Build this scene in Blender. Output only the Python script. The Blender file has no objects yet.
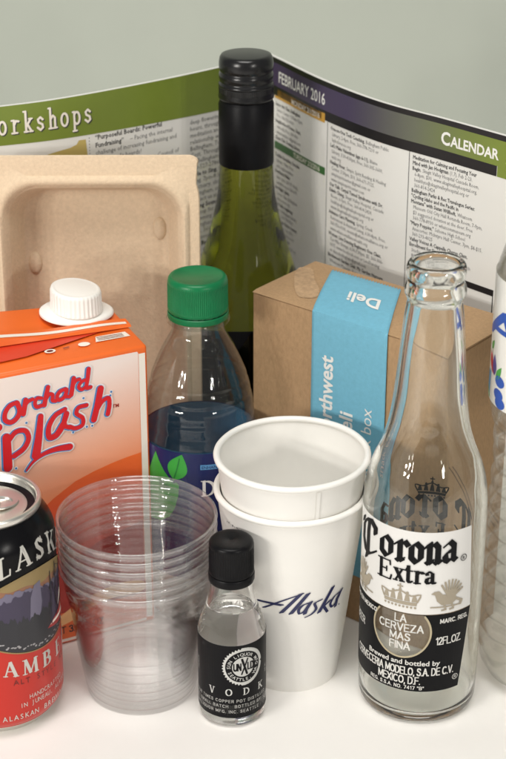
import bpy, bmesh, math, random
from mathutils import Vector, Matrix
random.seed(7)
R = math.radians
scn = bpy.context.scene
col = scn.collection

# ------------------------------------------------------------------ camera
cd = bpy.data.cameras.new('camera')
cam = bpy.data.objects.new('camera', cd); col.objects.link(cam)
cd.sensor_fit = 'VERTICAL'; cd.sensor_height = 36.0; cd.sensor_width = 24.0
cd.lens = 1721.3/759*36
cam.location = (0, -0.7657, 0.5366)
cam.rotation_euler = (R(90-25.486), 0, 0)
cd.clip_start = 0.05; cd.clip_end = 50
cd.dof.use_dof = True; cd.dof.focus_distance = 0.875; cd.dof.aperture_fstop = 11
scn.camera = cam

# ------------------------------------------------------------------ light
w = bpy.data.worlds.new('World'); scn.world = w; w.use_nodes = True
bg = w.node_tree.nodes['Background']
bg.inputs[0].default_value = (1.0, 0.98, 0.94, 1); bg.inputs[1].default_value = 0.27

def area(name, az, el, dist, sx, sy, power, color, target=(0.0, 0.02, 0.08)):
    ld = bpy.data.lights.new(name, 'AREA'); ld.shape = 'RECTANGLE'; ld.size = sx; ld.size_y = sy
    ld.energy = power; ld.color = color
    o = bpy.data.objects.new(name, ld); col.objects.link(o)
    t = Vector(target); a, e = R(az), R(el)
    o.location = t + Vector((math.sin(a)*math.cos(e), -math.cos(a)*math.cos(e), math.sin(e)))*dist
    o.rotation_euler = (t-o.location).to_track_quat('-Z', 'Y').to_euler()
    return o
# a bank of three small lamps on the left, a weaker pair on the right (both at about camera height), a broad ceiling light
for k in range(4):
    area('left_lamp', -50+k*4.5, 14+(k % 2)*4.5, 1.5, 0.05, 0.06, 2.7, (1.0, 0.96, 0.90))
for k in range(2):
    area('right_lamp', 31+k*5, 15+k*2.5, 1.6, 0.05, 0.06, 2.3, (1.0, 0.96, 0.90))
area('ceiling_light', -12, 70, 1.7, 1.0, 0.8, 22.5, (1.0, 0.975, 0.93))

scn.view_settings.view_transform = 'Standard'; scn.view_settings.look = 'None'
scn.view_settings.exposure = -0.02; scn.view_settings.gamma = 1.0; scn.view_settings.use_curve_mapping = False
cy = scn.cycles
cy.max_bounces = 24; cy.transmission_bounces = 20; cy.glossy_bounces = 8; cy.diffuse_bounces = 8
cy.transparent_max_bounces = 96; cy.caustics_refractive = True; cy.caustics_reflective = True
cy.blur_glossy = 0.0; cy.sample_clamp_indirect = 30.0
cy.use_denoising = True
scn.render.film_transparent = False

# ------------------------------------------------------------------ materials
def mat(name, color, rough=0.5, metal=0.0, spec=0.5, trans=0.0, ior=1.5, bump=0.0, bscale=400, var=0.0, vscale=60, coat=0.0, vcol=None, stretch=None):
    m = bpy.data.materials.new(name); m.use_nodes = True
    nt = m.node_tree; b = nt.nodes['Principled BSDF']
    b.inputs['Base Color'].default_value = (*color, 1); b.inputs['Roughness'].default_value = rough
    b.inputs['Metallic'].default_value = metal; b.inputs['Specular IOR Level'].default_value = spec
    b.inputs['Transmission Weight'].default_value = trans; b.inputs['IOR'].default_value = ior
    b.inputs['Coat Weight'].default_value = coat; b.inputs['Coat Roughness'].default_value = 0.08
    if bump or var:
        tc = nt.nodes.new('ShaderNodeTexCoord'); src = tc.outputs['Object']
        if stretch:
            mp = nt.nodes.new('ShaderNodeMapping'); mp.inputs['Scale'].default_value = stretch
            nt.links.new(src, mp.inputs[0]); src = mp.outputs[0]
    if bump:
        n = nt.nodes.new('ShaderNodeTexNoise'); n.inputs['Scale'].default_value = bscale; n.inputs['Detail'].default_value = 4
        nt.links.new(src, n.inputs['Vector'])
        bp = nt.nodes.new('ShaderNodeBump'); bp.inputs['Strength'].default_value = bump; bp.inputs['Distance'].default_value = 0.0004
        nt.links.new(n.outputs['Fac'], bp.inputs['Height']); nt.links.new(bp.outputs[0], b.inputs['Normal'])
    if var:
        n2 = nt.nodes.new('ShaderNodeTexNoise'); n2.inputs['Scale'].default_value = vscale; n2.inputs['Detail'].default_value = 6
        n2.inputs['Roughness'].default_value = 0.65
        nt.links.new(src, n2.inputs['Vector'])
        mx = nt.nodes.new('ShaderNodeMix'); mx.data_type = 'RGBA'
        c2 = vcol or tuple(c*(1-var) for c in color)
        c1 = color if vcol else tuple(min(1, c*(1+var*0.6)) for c in color)
        mx.inputs[6].default_value = (*c1, 1); mx.inputs[7].default_value = (*c2, 1)
        rp = nt.nodes.new('ShaderNodeMapRange'); rp.inputs[1].default_value = 0.3; rp.inputs[2].default_value = 0.7
        nt.links.new(n2.outputs['Fac'], rp.inputs[0]); nt.links.new(rp.outputs[0], mx.inputs[0])
        nt.links.new(mx.outputs[2], b.inputs['Base Color'])
    return m

def thin_clear(name, tint, rough=0.04, f0=0.04, haze=0.0, bump=0.0, bscale=90, hazecol=(0.8, 0.8, 0.8)):
    """thin clear plastic: light passes straight through, reflects more at a glancing angle"""
    m = bpy.data.materials.new(name); m.use_nodes = True; nt = m.node_tree
    for n in list(nt.nodes): nt.nodes.remove(n)
    N = nt.nodes.new; L = nt.links.new
    out = N('ShaderNodeOutputMaterial'); lw = N('ShaderNodeLayerWeight'); lw.inputs['Blend'].default_value = 0.5
    p = N('ShaderNodeMath'); p.operation = 'POWER'; p.inputs[1].default_value = 4.0
    ma = N('ShaderNodeMath'); ma.operation = 'MULTIPLY_ADD'; ma.inputs[1].default_value = 0.85; ma.inputs[2].default_value = f0
    tr = N('ShaderNodeBsdfTransparent'); tr.inputs[0].default_value = (*tint, 1)
    gl = N('ShaderNodeBsdfGlossy'); gl.inputs['Roughness'].default_value = rough
    mx = N('ShaderNodeMixShader')
    L(lw.outputs['Facing'], p.inputs[0]); L(p.outputs[0], ma.inputs[0]); L(ma.outputs[0], mx.inputs[0])
    base = tr.outputs[0]
    if haze:
        df = N('ShaderNodeBsdfDiffuse'); df.inputs[0].default_value = (*hazecol, 1)
        tl = N('ShaderNodeBsdfTranslucent'); tl.inputs[0].default_value = (*hazecol, 1)
        a = N('ShaderNodeMixShader'); a.inputs[0].default_value = 0.5; L(df.outputs[0], a.inputs[1]); L(tl.outputs[0], a.inputs[2])
        h = N('ShaderNodeMixShader'); h.inputs[0].default_value = haze; L(tr.outputs[0], h.inputs[1]); L(a.outputs[0], h.inputs[2])
        base = h.outputs[0]
    L(base, mx.inputs[1]); L(gl.outputs[0], mx.inputs[2]); L(mx.outputs[0], out.inputs[0])
    if bump:
        tc = N('ShaderNodeTexCoord'); n = N('ShaderNodeTexNoise'); n.inputs['Scale'].default_value = bscale
        L(tc.outputs['Object'], n.inputs['Vector'])
        bp = N('ShaderNodeBump'); bp.inputs['Strength'].default_value = bump; bp.inputs['Distance'].default_value = 0.001
        L(n.outputs['Fac'], bp.inputs['Height']); L(bp.outputs[0], gl.inputs['Normal'])
    return m

M = {}
M['table'] = mat('white_paper_sheet', (0.80, 0.78, 0.75), 0.55, bump=0.12, bscale=260, var=0.03, vscale=8)
M['wall'] = mat('grey_green_wall', (0.43, 0.46, 0.405), 0.8, var=0.04, vscale=3, bump=0.05, bscale=150)
M['page'] = mat('magazine_paper', (0.72, 0.71, 0.68), 0.38, var=0.02, vscale=20)
M['ink'] = mat('grey_text_ink', (0.16, 0.16, 0.165), 0.5)
M['ink_dark'] = mat('black_text_ink', (0.035, 0.035, 0.037), 0.5)
M['black_print'] = mat('black_print', (0.013, 0.012, 0.014), 0.35)
M['white_print'] = mat('white_print', (0.78, 0.77, 0.74), 0.4)
M['green_print'] = mat('olive_green_print', (0.17, 0.225, 0.03), 0.38, var=0.08, vscale=30)
M['orange_print'] = mat('amber_print', (0.55, 0.30, 0.045), 0.4)
M['dgreen_print'] = mat('dark_green_print', (0.035, 0.13, 0.03), 0.4)
M['ochre_print'] = mat('ochre_print', (0.48, 0.37, 0.12), 0.4)
M['fibre'] = mat('moulded_fibre', (0.65, 0.51, 0.36), 0.8, spec=0.2, bump=0.55, bscale=900, var=0.10, vscale=520)
M['card'] = mat('kraft_cardboard', (0.39, 0.25, 0.135), 0.75, spec=0.25, bump=0.3, bscale=1400, var=0.15, vscale=700, stretch=(1, 1, 0.5))
M['card_pale'] = mat('torn_kraft_patch', (0.44, 0.29, 0.165), 0.8, var=0.3, vscale=300)
M['blue_paper'] = mat('sky_blue_paper', (0.16, 0.42, 0.56), 0.6, spec=0.3, bump=0.15, bscale=900, var=0.07, vscale=350)
M['glass'] = mat('clear_flint_glass', (0.985, 0.996, 0.975), 0.0, trans=1.0, ior=1.5)
M['vodka_glass'] = mat('clear_glass_with_spirit', (0.995, 0.998, 0.99), 0.0, trans=1.0, ior=1.40)
M['wine_glass'] = mat('olive_green_glass', (0.33, 0.355, 0.045), 0.0, trans=1.0, ior=1.40)
M['capsule'] = mat('black_capsule', (0.006, 0.006, 0.007), 0.40, spec=0.12, bump=0.05, bscale=500, var=0.3, vscale=90)
M['capsule_gloss'] = mat('black_screwcap', (0.008, 0.008, 0.009), 0.25, spec=0.4)
M['black_plastic'] = mat('black_cap_plastic', (0.005, 0.005, 0.006), 0.34, spec=0.15, bump=0.08, bscale=900, var=0.4, vscale=200)
M['black_label'] = mat('black_label_paper', (0.006, 0.006, 0.007), 0.42, spec=0.12)
M['silver_print'] = mat('silver_print', (0.52, 0.52, 0.50), 0.35)
M['grey_print'] = mat('grey_print', (0.36, 0.355, 0.34), 0.45)
M['dim_print'] = mat('dim_grey_print', (0.12, 0.12, 0.12), 0.45)
M['cup_white'] = mat('white_coated_paper', (0.80, 0.785, 0.75), 0.42, bump=0.10, bscale=320, var=0.02, vscale=60)
M['navy_print'] = mat('navy_print', (0.018, 0.022, 0.085), 0.4)
M['clear_cup'] = thin_clear('clear_plastic_cup', (0.9965, 0.996, 0.996), 0.022, 0.022, haze=0.002, bump=0.08, bscale=160, hazecol=(0.94, 0.94, 0.94))
M['clear_rim'] = thin_clear('clear_plastic_rim', (0.965, 0.965, 0.965), 0.05, 0.13, haze=0.11, hazecol=(0.94, 0.94, 0.94))
M['pet'] = thin_clear('clear_pet', (0.965, 0.975, 0.97), 0.05, 0.035, haze=0.006, bump=0.2, bscale=60)
M['pet_ribbed'] = thin_clear('clear_ribbed_pet', (0.985, 0.98, 0.965), 0.05, 0.06, haze=0.045, bump=0.3, bscale=70)
M['green_cap'] = mat('green_cap_plastic', (0.003, 0.15, 0.05), 0.34, spec=0.3, bump=0.06, bscale=700, var=0.12, vscale=120)
M['navy_label'] = mat('navy_film_label', (0.012, 0.018, 0.09), 0.25)
M['teal_label'] = mat('label_lining', (0.03, 0.10, 0.185), 0.5)
M['leaf_green'] = mat('leaf_green_print', (0.04, 0.33, 0.045), 0.35)
M['leaf_dark'] = mat('dark_leaf_print', (0.012, 0.17, 0.03), 0.35)
M['cyan_print'] = mat('cyan_print', (0.12, 0.42, 0.62), 0.4)
M['white_cap'] = mat('white_cap_plastic', (0.82, 0.80, 0.76), 0.4)
M['orange_card'] = mat('orange_carton', (0.77, 0.135, 0.016), 0.36, var=0.05, vscale=40)
M['red_card'] = mat('red_carton_print', (0.62, 0.045, 0.016), 0.36)
M['deep_red'] = mat('deep_red_print', (0.36, 0.02, 0.012), 0.36)
M['peach'] = mat('peach_print', (0.80, 0.46, 0.20), 0.38)
M['cream'] = mat('cream_print', (0.80, 0.74, 0.66), 0.4)
M['logo_red'] = mat('logo_red', (0.60, 0.012, 0.018), 0.36, spec=0.3)
M['logo_blue'] = mat('logo_blue', (0.06, 0.20, 0.46), 0.36)
M['logo_white'] = mat('logo_white', (0.80, 0.76, 0.76), 0.36)
M['can_black'] = mat('black_can_paint', (0.004, 0.004, 0.005), 0.24, spec=0.14)
M['can_red'] = mat('red_can_paint', (0.50, 0.022, 0.012), 0.3, metal=0.1)
M['alu'] = mat('brushed_aluminium', (0.78, 0.76, 0.71), 0.30, metal=1.0)
M['can_silver'] = mat('silver_can_ink', (0.60, 0.59, 0.55), 0.32, metal=0.5)
M['can_gold'] = mat('gold_sky_ink', (0.27, 0.19, 0.075), 0.35)
M['can_amber'] = mat('amber_sky_ink', (0.26, 0.12, 0.065), 0.35)
M['can_violet'] = mat('violet_mountain_ink', (0.042, 0.033, 0.068), 0.35)
M['can_lilac'] = mat('lilac_snow_ink', (0.15, 0.135, 0.20), 0.35)
M['can_dark'] = mat('dark_forest_ink', (0.02, 0.02, 0.026), 0.35)
M['can_maroon'] = mat('maroon_ink', (0.13, 0.012, 0.01), 0.35)
M['hull_red'] = mat('red_hull_ink', (0.36, 0.03, 0.03), 0.35)
M['foam'] = mat('pale_foam_ink', (0.32, 0.31, 0.32), 0.4)
M['tab_red'] = mat('red_petal_print', (0.55, 0.02, 0.03), 0.4)
M['mark_blue'] = mat('blue_mark_print', (0.025, 0.09, 0.42), 0.4)
M['mark_lblue'] = mat('light_blue_mark_print', (0.10, 0.30, 0.55), 0.4)
M['mark_green'] = mat('green_mark_print', (0.07, 0.33, 0.06), 0.4)
M['taupe'] = mat('taupe_print', (0.33, 0.285, 0.215), 0.45)

def gradient_mat(name, stops, axis, lo, hi, rough=0.36, skew=0.0):
    """printed colour blend along a local axis (an ink gradient of the packaging itself)"""
    m = bpy.data.materials.new(name); m.use_nodes = True; nt = m.node_tree; b = nt.nodes['Principled BSDF']
    tc = nt.nodes.new('ShaderNodeTexCoord'); sx = nt.nodes.new('ShaderNodeSeparateXYZ')
    mr = nt.nodes.new('ShaderNodeMapRange'); mr.inputs[1].default_value = lo; mr.inputs[2].default_value = hi
    cr = nt.nodes.new('ShaderNodeValToRGB')
    nt.links.new(tc.outputs['Object'], sx.inputs[0])
    src = sx.outputs[axis]
    if skew:
        ma = nt.nodes.new('ShaderNodeMath'); ma.operation = 'MULTIPLY_ADD'; ma.inputs[1].default_value = skew
        nt.links.new(sx.outputs[0], ma.inputs[0]); nt.links.new(sx.outputs[axis], ma.inputs[2]); src = ma.outputs[0]
    nt.links.new(src, mr.inputs[0]); nt.links.new(mr.outputs[0], cr.inputs[0]); nt.links.new(cr.outputs[0], b.inputs['Base Color'])
    e = cr.color_ramp.elements
    while len(e) < len(stops): e.new(0.5)
    for k, (p, c) in enumerate(stops): e[k].position = p; e[k].color = (*c, 1)
    b.inputs['Roughness'].default_value = rough
    return m

# ------------------------------------------------------------------ object helpers
def tag(o, label=None, cat=None, group=None, kind=None):
    if label: o['label'] = label
    if cat: o['category'] = cat
    if group: o['group'] = group
    if kind: o['kind'] = kind
    return o
def thing(name, loc, label, cat, rz=0.0, group=None):
    o = bpy.data.objects.new(name, None); col.objects.link(o); o.empty_display_size = 0.02
    o.location = loc; o.rotation_euler = (0, 0, rz)
    return tag(o, label, cat, group)
def obj(name, bm, m, parent=None, smooth=False, angle=None):
    me = bpy.data.meshes.new(name); bm.to_mesh(me); bm.free()
    if smooth:
        for p in me.polygons: p.use_smooth = True
        if angle: me.set_sharp_from_angle(angle=R(angle))
    for x in (m if isinstance(m, (list, tuple)) else [m]): me.materials.append(x)
    o = bpy.data.objects.new(name, me); col.objects.link(o); o.parent = parent
    return o
def catmull(P, n=6, closed=False):
    P = [Vector(p) for p in P]
    if closed: Q = [P[-1]]+P+[P[0], P[1]]
    else: Q = [2*P[0]-P[1]]+P+[2*P[-1]-P[-2]]
    out = []
    for i in range(1, len(Q)-2):
        a, b, c, d = Q[i-1:i+3]     # centripetal spacing: no overshoot where points are uneven
        t1 = max((b-a).length, 1e-9)**.5; t2 = t1+max((c-b).length, 1e-9)**.5; t3 = t2+max((d-c).length, 1e-9)**.5
        for k in range(n):
            t = t1+(t2-t1)*k/n
            A1 = a*((t1-t)/t1)+b*(t/t1); A2 = b*((t2-t)/(t2-t1))+c*((t-t1)/(t2-t1)); A3 = c*((t3-t)/(t3-t2))+d*((t-t2)/(t3-t2))
            B1 = A1*((t2-t)/t2)+A2*(t/t2); B2 = A2*((t3-t)/(t3-t1))+A3*((t-t1)/(t3-t1))
            out.append(B1*((t2-t)/(t2-t1))+B2*((t-t1)/(t2-t1)))
    if not closed: out.append(P[-1])
    return out
def lathe_bm(prof, n=96, bm=None, rmod=None, z0=0.0, matf=None):
    bm = bm or bmesh.new(); rings = []
    for (r, z) in prof:
        if r < 1e-6: rings.append([bm.verts.new((0, 0, z+z0))]); continue
        ring = []
        for k in range(n):
            a = 2*math.pi*k/n; rr = r*(rmod(a, z) if rmod else 1)
            ring.append(bm.verts.new((rr*math.sin(a), -rr*math.cos(a), z+z0)))
        rings.append(ring)
    for i in range(len(rings)-1):
        A, B = rings[i], rings[i+1]
        for k in range(n):
            k2 = (k+1) % n
            if len(A) == 1 and len(B) == 1: break
            if len(A) == 1: f = bm.faces.new((A[0], B[k2], B[k]))
            elif len(B) == 1: f = bm.faces.new((A[k], A[k2], B[0]))
            else: f = bm.faces.new((A[k], A[k2], B[k2], B[k]))
            if matf: f.material_index = matf(prof[i][1])
    bmesh.ops.recalc_face_normals(bm, faces=bm.faces[:])
    return bm
def box_bm(x0, y0, z0, x1, y1, z1, bev=0.0, seg=2, bm=None):
    b2 = bmesh.new(); bmesh.ops.create_cube(b2, size=1)
    for v in b2.verts: v.co = Vector(((x0+x1)/2+v.co.x*(x1-x0), (y0+y1)/2+v.co.y*(y1-y0), (z0+z1)/2+v.co.z*(z1-z0)))
    if bev: bmesh.ops.bevel(b2, geom=b2.edges[:]+b2.verts[:], offset=bev, segments=seg, affect='EDGES', profile=0.5)
    return b2

# ------------------------------------------------------------------ printing: flat shapes, strokes and text laid on a surface
class Ink:
    def __init__(s): s.P = []; s.lay = 0; s.step = 3e-6
    def poly(s, pts, layer=None):
        s.lay += s.step; s.P.append(([(p[0], p[1]) for p in pts], s.lay if layer is None else layer))
    def rect(s, x0, y0, x1, y1): s.poly([(x0, y0), (x1, y0), (x1, y1), (x0, y1)])
    def disc(s, x, y, r, n=32, ry=None): s.poly([(x+r*math.cos(2*math.pi*k/n), y+(ry or r)*math.sin(2*math.pi*k/n)) for k in range(n)])
    def ring(s, x, y, r, w, n=48):
        s.lay += s.step
        for k in range(n):
            a, b = 2*math.pi*k/n, 2*math.pi*(k+1)/n
            s.P.append(([(x+q*math.cos(t), y+q*math.sin(t)) for q, t in ((r, a), (r, b), (r-w, b), (r-w, a))], s.lay))
    def hull(s, pts):
        pts = sorted(set((round(p[0], 8), round(p[1], 8)) for p in pts))
        if len(pts) < 3: return
        def half(it):
            h = []
            for p in it:
                while len(h) > 1 and (h[-1][0]-h[-2][0])*(p[1]-h[-2][1])-(h[-1][1]-h[-2][1])*(p[0]-h[-2][0]) <= 0: h.pop()
                h.append(p)
            return h
        a, b = half(pts), half(reversed(pts)); s.poly(a[:-1]+b[:-1])
    def nib(s, pts, wd, th, ang, smooth=0):
        if smooth: pts = [(p.x, p.y) for p in catmull([(*p, 0) for p in pts], smooth)]
        c, sn = math.cos(R(ang)), math.sin(R(ang))
        pen = [(x*wd/2*c-y*th/2*sn, x*wd/2*sn+y*th/2*c) for x, y in ((-1, -1), (1, -1), (1, 1), (-1, 1))]
        for a, b in zip(pts[:-1], pts[1:]): s.hull([(p[0]+q[0], p[1]+q[1]) for p in (a, b) for q in pen])
    def brush(s, pts, w0, w1=None, smooth=5, grow=0.0, dx=0, dy=0, mid=None):
        w1 = w0 if w1 is None else w1
        if smooth: pts = [(p.x, p.y) for p in catmull([(*p, 0) for p in pts], smooth)]
        n = len(pts)-1
        def wd(i):
            t = i/n
            if mid is None: return (w0+(w1-w0)*t)/2+grow
            return (w0+(mid-w0)*t*2 if t < .5 else mid+(w1-mid)*(t-.5)*2)/2+grow
        for i in range(n):
            s.hull([(p[0]+dx+r*math.cos(k*math.pi/6), p[1]+dy+r*math.sin(k*math.pi/6)) for p, r in ((pts[i], wd(i)), (pts[i+1], wd(i+1))) for k in range(12)])
    def text(s, t, x, y, size, align='LEFT', bold=0.0, sx=1.0, shear=0.0, rot=0.0, ls=1.0, sp=1.0, res=3):
        cu = bpy.data.curves.new('lettering', 'FONT'); cu.body = t; cu.size = size; cu.align_x = align; cu.resolution_u = res
        cu.offset = bold*size; cu.shear = shear; cu.space_line = ls; cu.space_character = sp
        o = bpy.data.objects.new('lettering', cu); col.objects.link(o)
        ev = o.evaluated_get(bpy.context.evaluated_depsgraph_get()); me = ev.to_mesh()
        c, sn = math.cos(rot), math.sin(rot); s.lay += s.step
        V = [(x+(v.co.x*sx)*c-v.co.y*sn, y+(v.co.x*sx)*sn+v.co.y*c) for v in me.vertices]
        for p in me.polygons: s.P.append(([V[i] for i in p.vertices], s.lay))
        wmax = max((v[0] for v in V), default=x)
        ev.to_mesh_clear(); bpy.data.objects.remove(o); bpy.data.curves.remove(cu); return wmax
    def arc_text(s, t, cx, cyy, r, size, a0, da, inward=False, **k):
        for i, ch in enumerate(t):
            a = R(a0+da*(i-(len(t)-1)/2))
            if ch == ' ': continue
            s.text(ch, cx+r*math.cos(a), cyy+r*math.sin(a), size, 'CENTER', rot=a-math.pi/2+(math.pi if inward else 0), **k)
    def build(s, name, m, fn, parent, step=None, label=None):
        bm = bmesh.new()
        for pts, l in s.P:
            vs = [bm.verts.new((p[0], p[1], l)) for p in pts]
            try: bm.faces.new(vs)
            except ValueError: pass
        bmesh.ops.triangulate(bm, faces=[f for f in bm.faces if len(f.verts) > 4])
        if step and bm.verts:
            xs = [v.co.x for v in bm.verts]; k = math.floor(min(xs)/step)+1
            while k*step < max(xs):
                big = [e for e in bm.edges if (e.verts[0].co.x-k*step)*(e.verts[1].co.x-k*step) < 0]
                if big:
                    fs = set(f for e in big for f in e.link_faces)
                    g = list(fs)+list(set(e for f in fs for e in f.edges))+list(set(v for f in fs for v in f.verts))
                    bmesh.ops.bisect_plane(bm, geom=g, dist=1e-7, plane_co=(k*step, 0, 0), plane_no=(1, 0, 0))
                k += 1
        for f in bm.faces:
            if f.normal.z < 0: f.normal_flip()
        for v in bm.verts: v.co = fn(v.co.x, v.co.y, v.co.z)
        o = obj(name, bm, m, parent)
        if label: o['label'] = label
        return o

def prof_radius(prof):
    P = sorted(((z, r) for r, z in prof))
    def f(z):
        if z <= P[0][0]: return P[0][1]
        for (a, ra), (b, rb) in zip(P[:-1], P[1:]):
            if z <= b: return ra+(rb-ra)*(z-a)/(b-a) if b > a else rb
        return P[-1][1]
    return f
def wrap(rf, R0, a0=0.0, off=1.2e-4):
    """x = arc length at radius R0 from azimuth a0 degrees (0 faces the camera side), y = height"""
    rr = rf if callable(rf) else (lambda z: rf)
    def fn(x, y, l):
        a = R(a0)+x/R0; r = rr(y)+off+l
        return Vector((r*math.sin(a), -r*math.cos(a), y))
    return fn

# serif letters drawn with a broad pen: strokes in a cap height of 1, plus small serifs
def arc(cx, cyy, rx, ry, a0, a1, n=9): return [(cx+rx*math.cos(R(a0+(a1-a0)*k/n)), cyy+ry*math.sin(R(a0+(a1-a0)*k/n))) for k in range(n+1)]
SERIF = {
 'A': (.86, [[(.40, 1), (.10, 0)], ], [[(.42, 1), (.74, 0)]], [[(.20, .36), (.62, .36)], [(0, .02), (.22, .02)], [(.58, .02), (.88, .02)]]),
 'L': (.66, [], [[(.17, 1), (.17, 0)]], [[(.02, .98), (.34, .98)], [(.02, .02), (.60, .02)], [(.60, .02), (.62, .28)]]),
 'S': (.60, [], [[(.47, .80), (.30, .95), (.13, .83), (.14, .65), (.42, .38), (.46, .18), (.28, .04), (.09, .18)]], [[(.50, .98), (.49, .74)], [(.06, .02), (.07, .28)]]),
 'K': (.84, [[(.66, .97), (.24, .44)]], [[(.17, 1), (.17, 0)], [(.36, .58), (.70, .02)]], [[(.02, .98), (.32, .98)], [(.02, .02), (.32, .02)], [(.52, .98), (.80, .98)], [(.60, .02), (.86, .02)]]),
 'N': (.90, [[(.16, 1), (.16, 0)], [(.74, 1), (.74, 0)]], [[(.18, 1), (.72, 0)]], [[(.0, .98), (.22, .98)], [(.04, .02), (.28, .02)], [(.62, .98), (.86, .98)]]),
 'M': (1.04, [[(.16, 1), (.12, 0)], [(.84, 1), (.50, .06)]], [[(.18, 1), (.50, .06)], [(.84, 1), (.90, 0)]], [[(.02, .98), (.2, .98)], [(.0, .02), (.24, .02)], [(.82, .98), (1.0, .98)], [(.76, .02), (1.04, .02)]]),
 'B': (.72, [], [[(.17, 1), (.17, 0)], arc(.32, .75, .24, .23, 80, -80), arc(.34, .27, .28, .25, 80, -80)], [[(.02, .98), (.36, .98)], [(.02, .02), (.38, .02)], [(.17, .52), (.36, .52)]]),
 'E': (.68, [], [[(.17, 1), (.17, 0)]], [[(.02, .98), (.58, .98)], [(.02, .02), (.62, .02)], [(.17, .52), (.46, .52)], [(.58, .98), (.59, .76)], [(.62, .02), (.64, .28)], [(.46, .42), (.46, .62)]]),
 'R': (.80, [], [[(.17, 1), (.17, 0)], arc(.34, .74, .26, .24, 80, -80), [(.36, .48), (.70, .02)]], [[(.02, .98), (.36, .98)], [(.02, .02), (.32, .02)], [(.17, .50), (.36, .50)], [(.62, .02), (.84, .02)]]),
 'V': (.84, [[(.68, 1), (.44, 0)]], [[(.14, 1), (.42, 0)]], [[(0, .98), (.28, .98)], [(.56, .98), (.82, .98)]]),
 'O': (.90, [], [arc(.43, .5, .34, .46, 0, 360, 20)], []),
 'D': (.86, [], [[(.17, 1), (.17, 0)], arc(.30, .5, .44, .47, 88, -88, 12)], [[(.02, .98), (.34, .98)], [(.02, .02), (.34, .02)]]),
 'I': (.36, [], [[(.17, 1), (.17, 0)]], [[(.02, .98), (.32, .98)], [(.02, .02), (.32, .02)]]),
}
def serif(ink, ch, x, y, h, sx=1.0, thick=.17, thin=.055, fn=None):
    """one serif letter with its lower left corner at x, y; returns the advance"""
    adv, thins, thicks, sers = SERIF[ch]
    f = fn or (lambda p: (x+p[0]*h*sx, y+p[1]*h))
    for st in thins: ink.nib([f(p) for p in st], thin*h*1.3, thin*h*.9, 15)
    for st in thicks: ink.nib([f(p) for p in st], thick*h*sx, thin*h*.9, 12)
    for st in sers: ink.nib([f(p) for p in st], thin*h*1.1, thin*h, 0)
    return adv*h*sx

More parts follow.
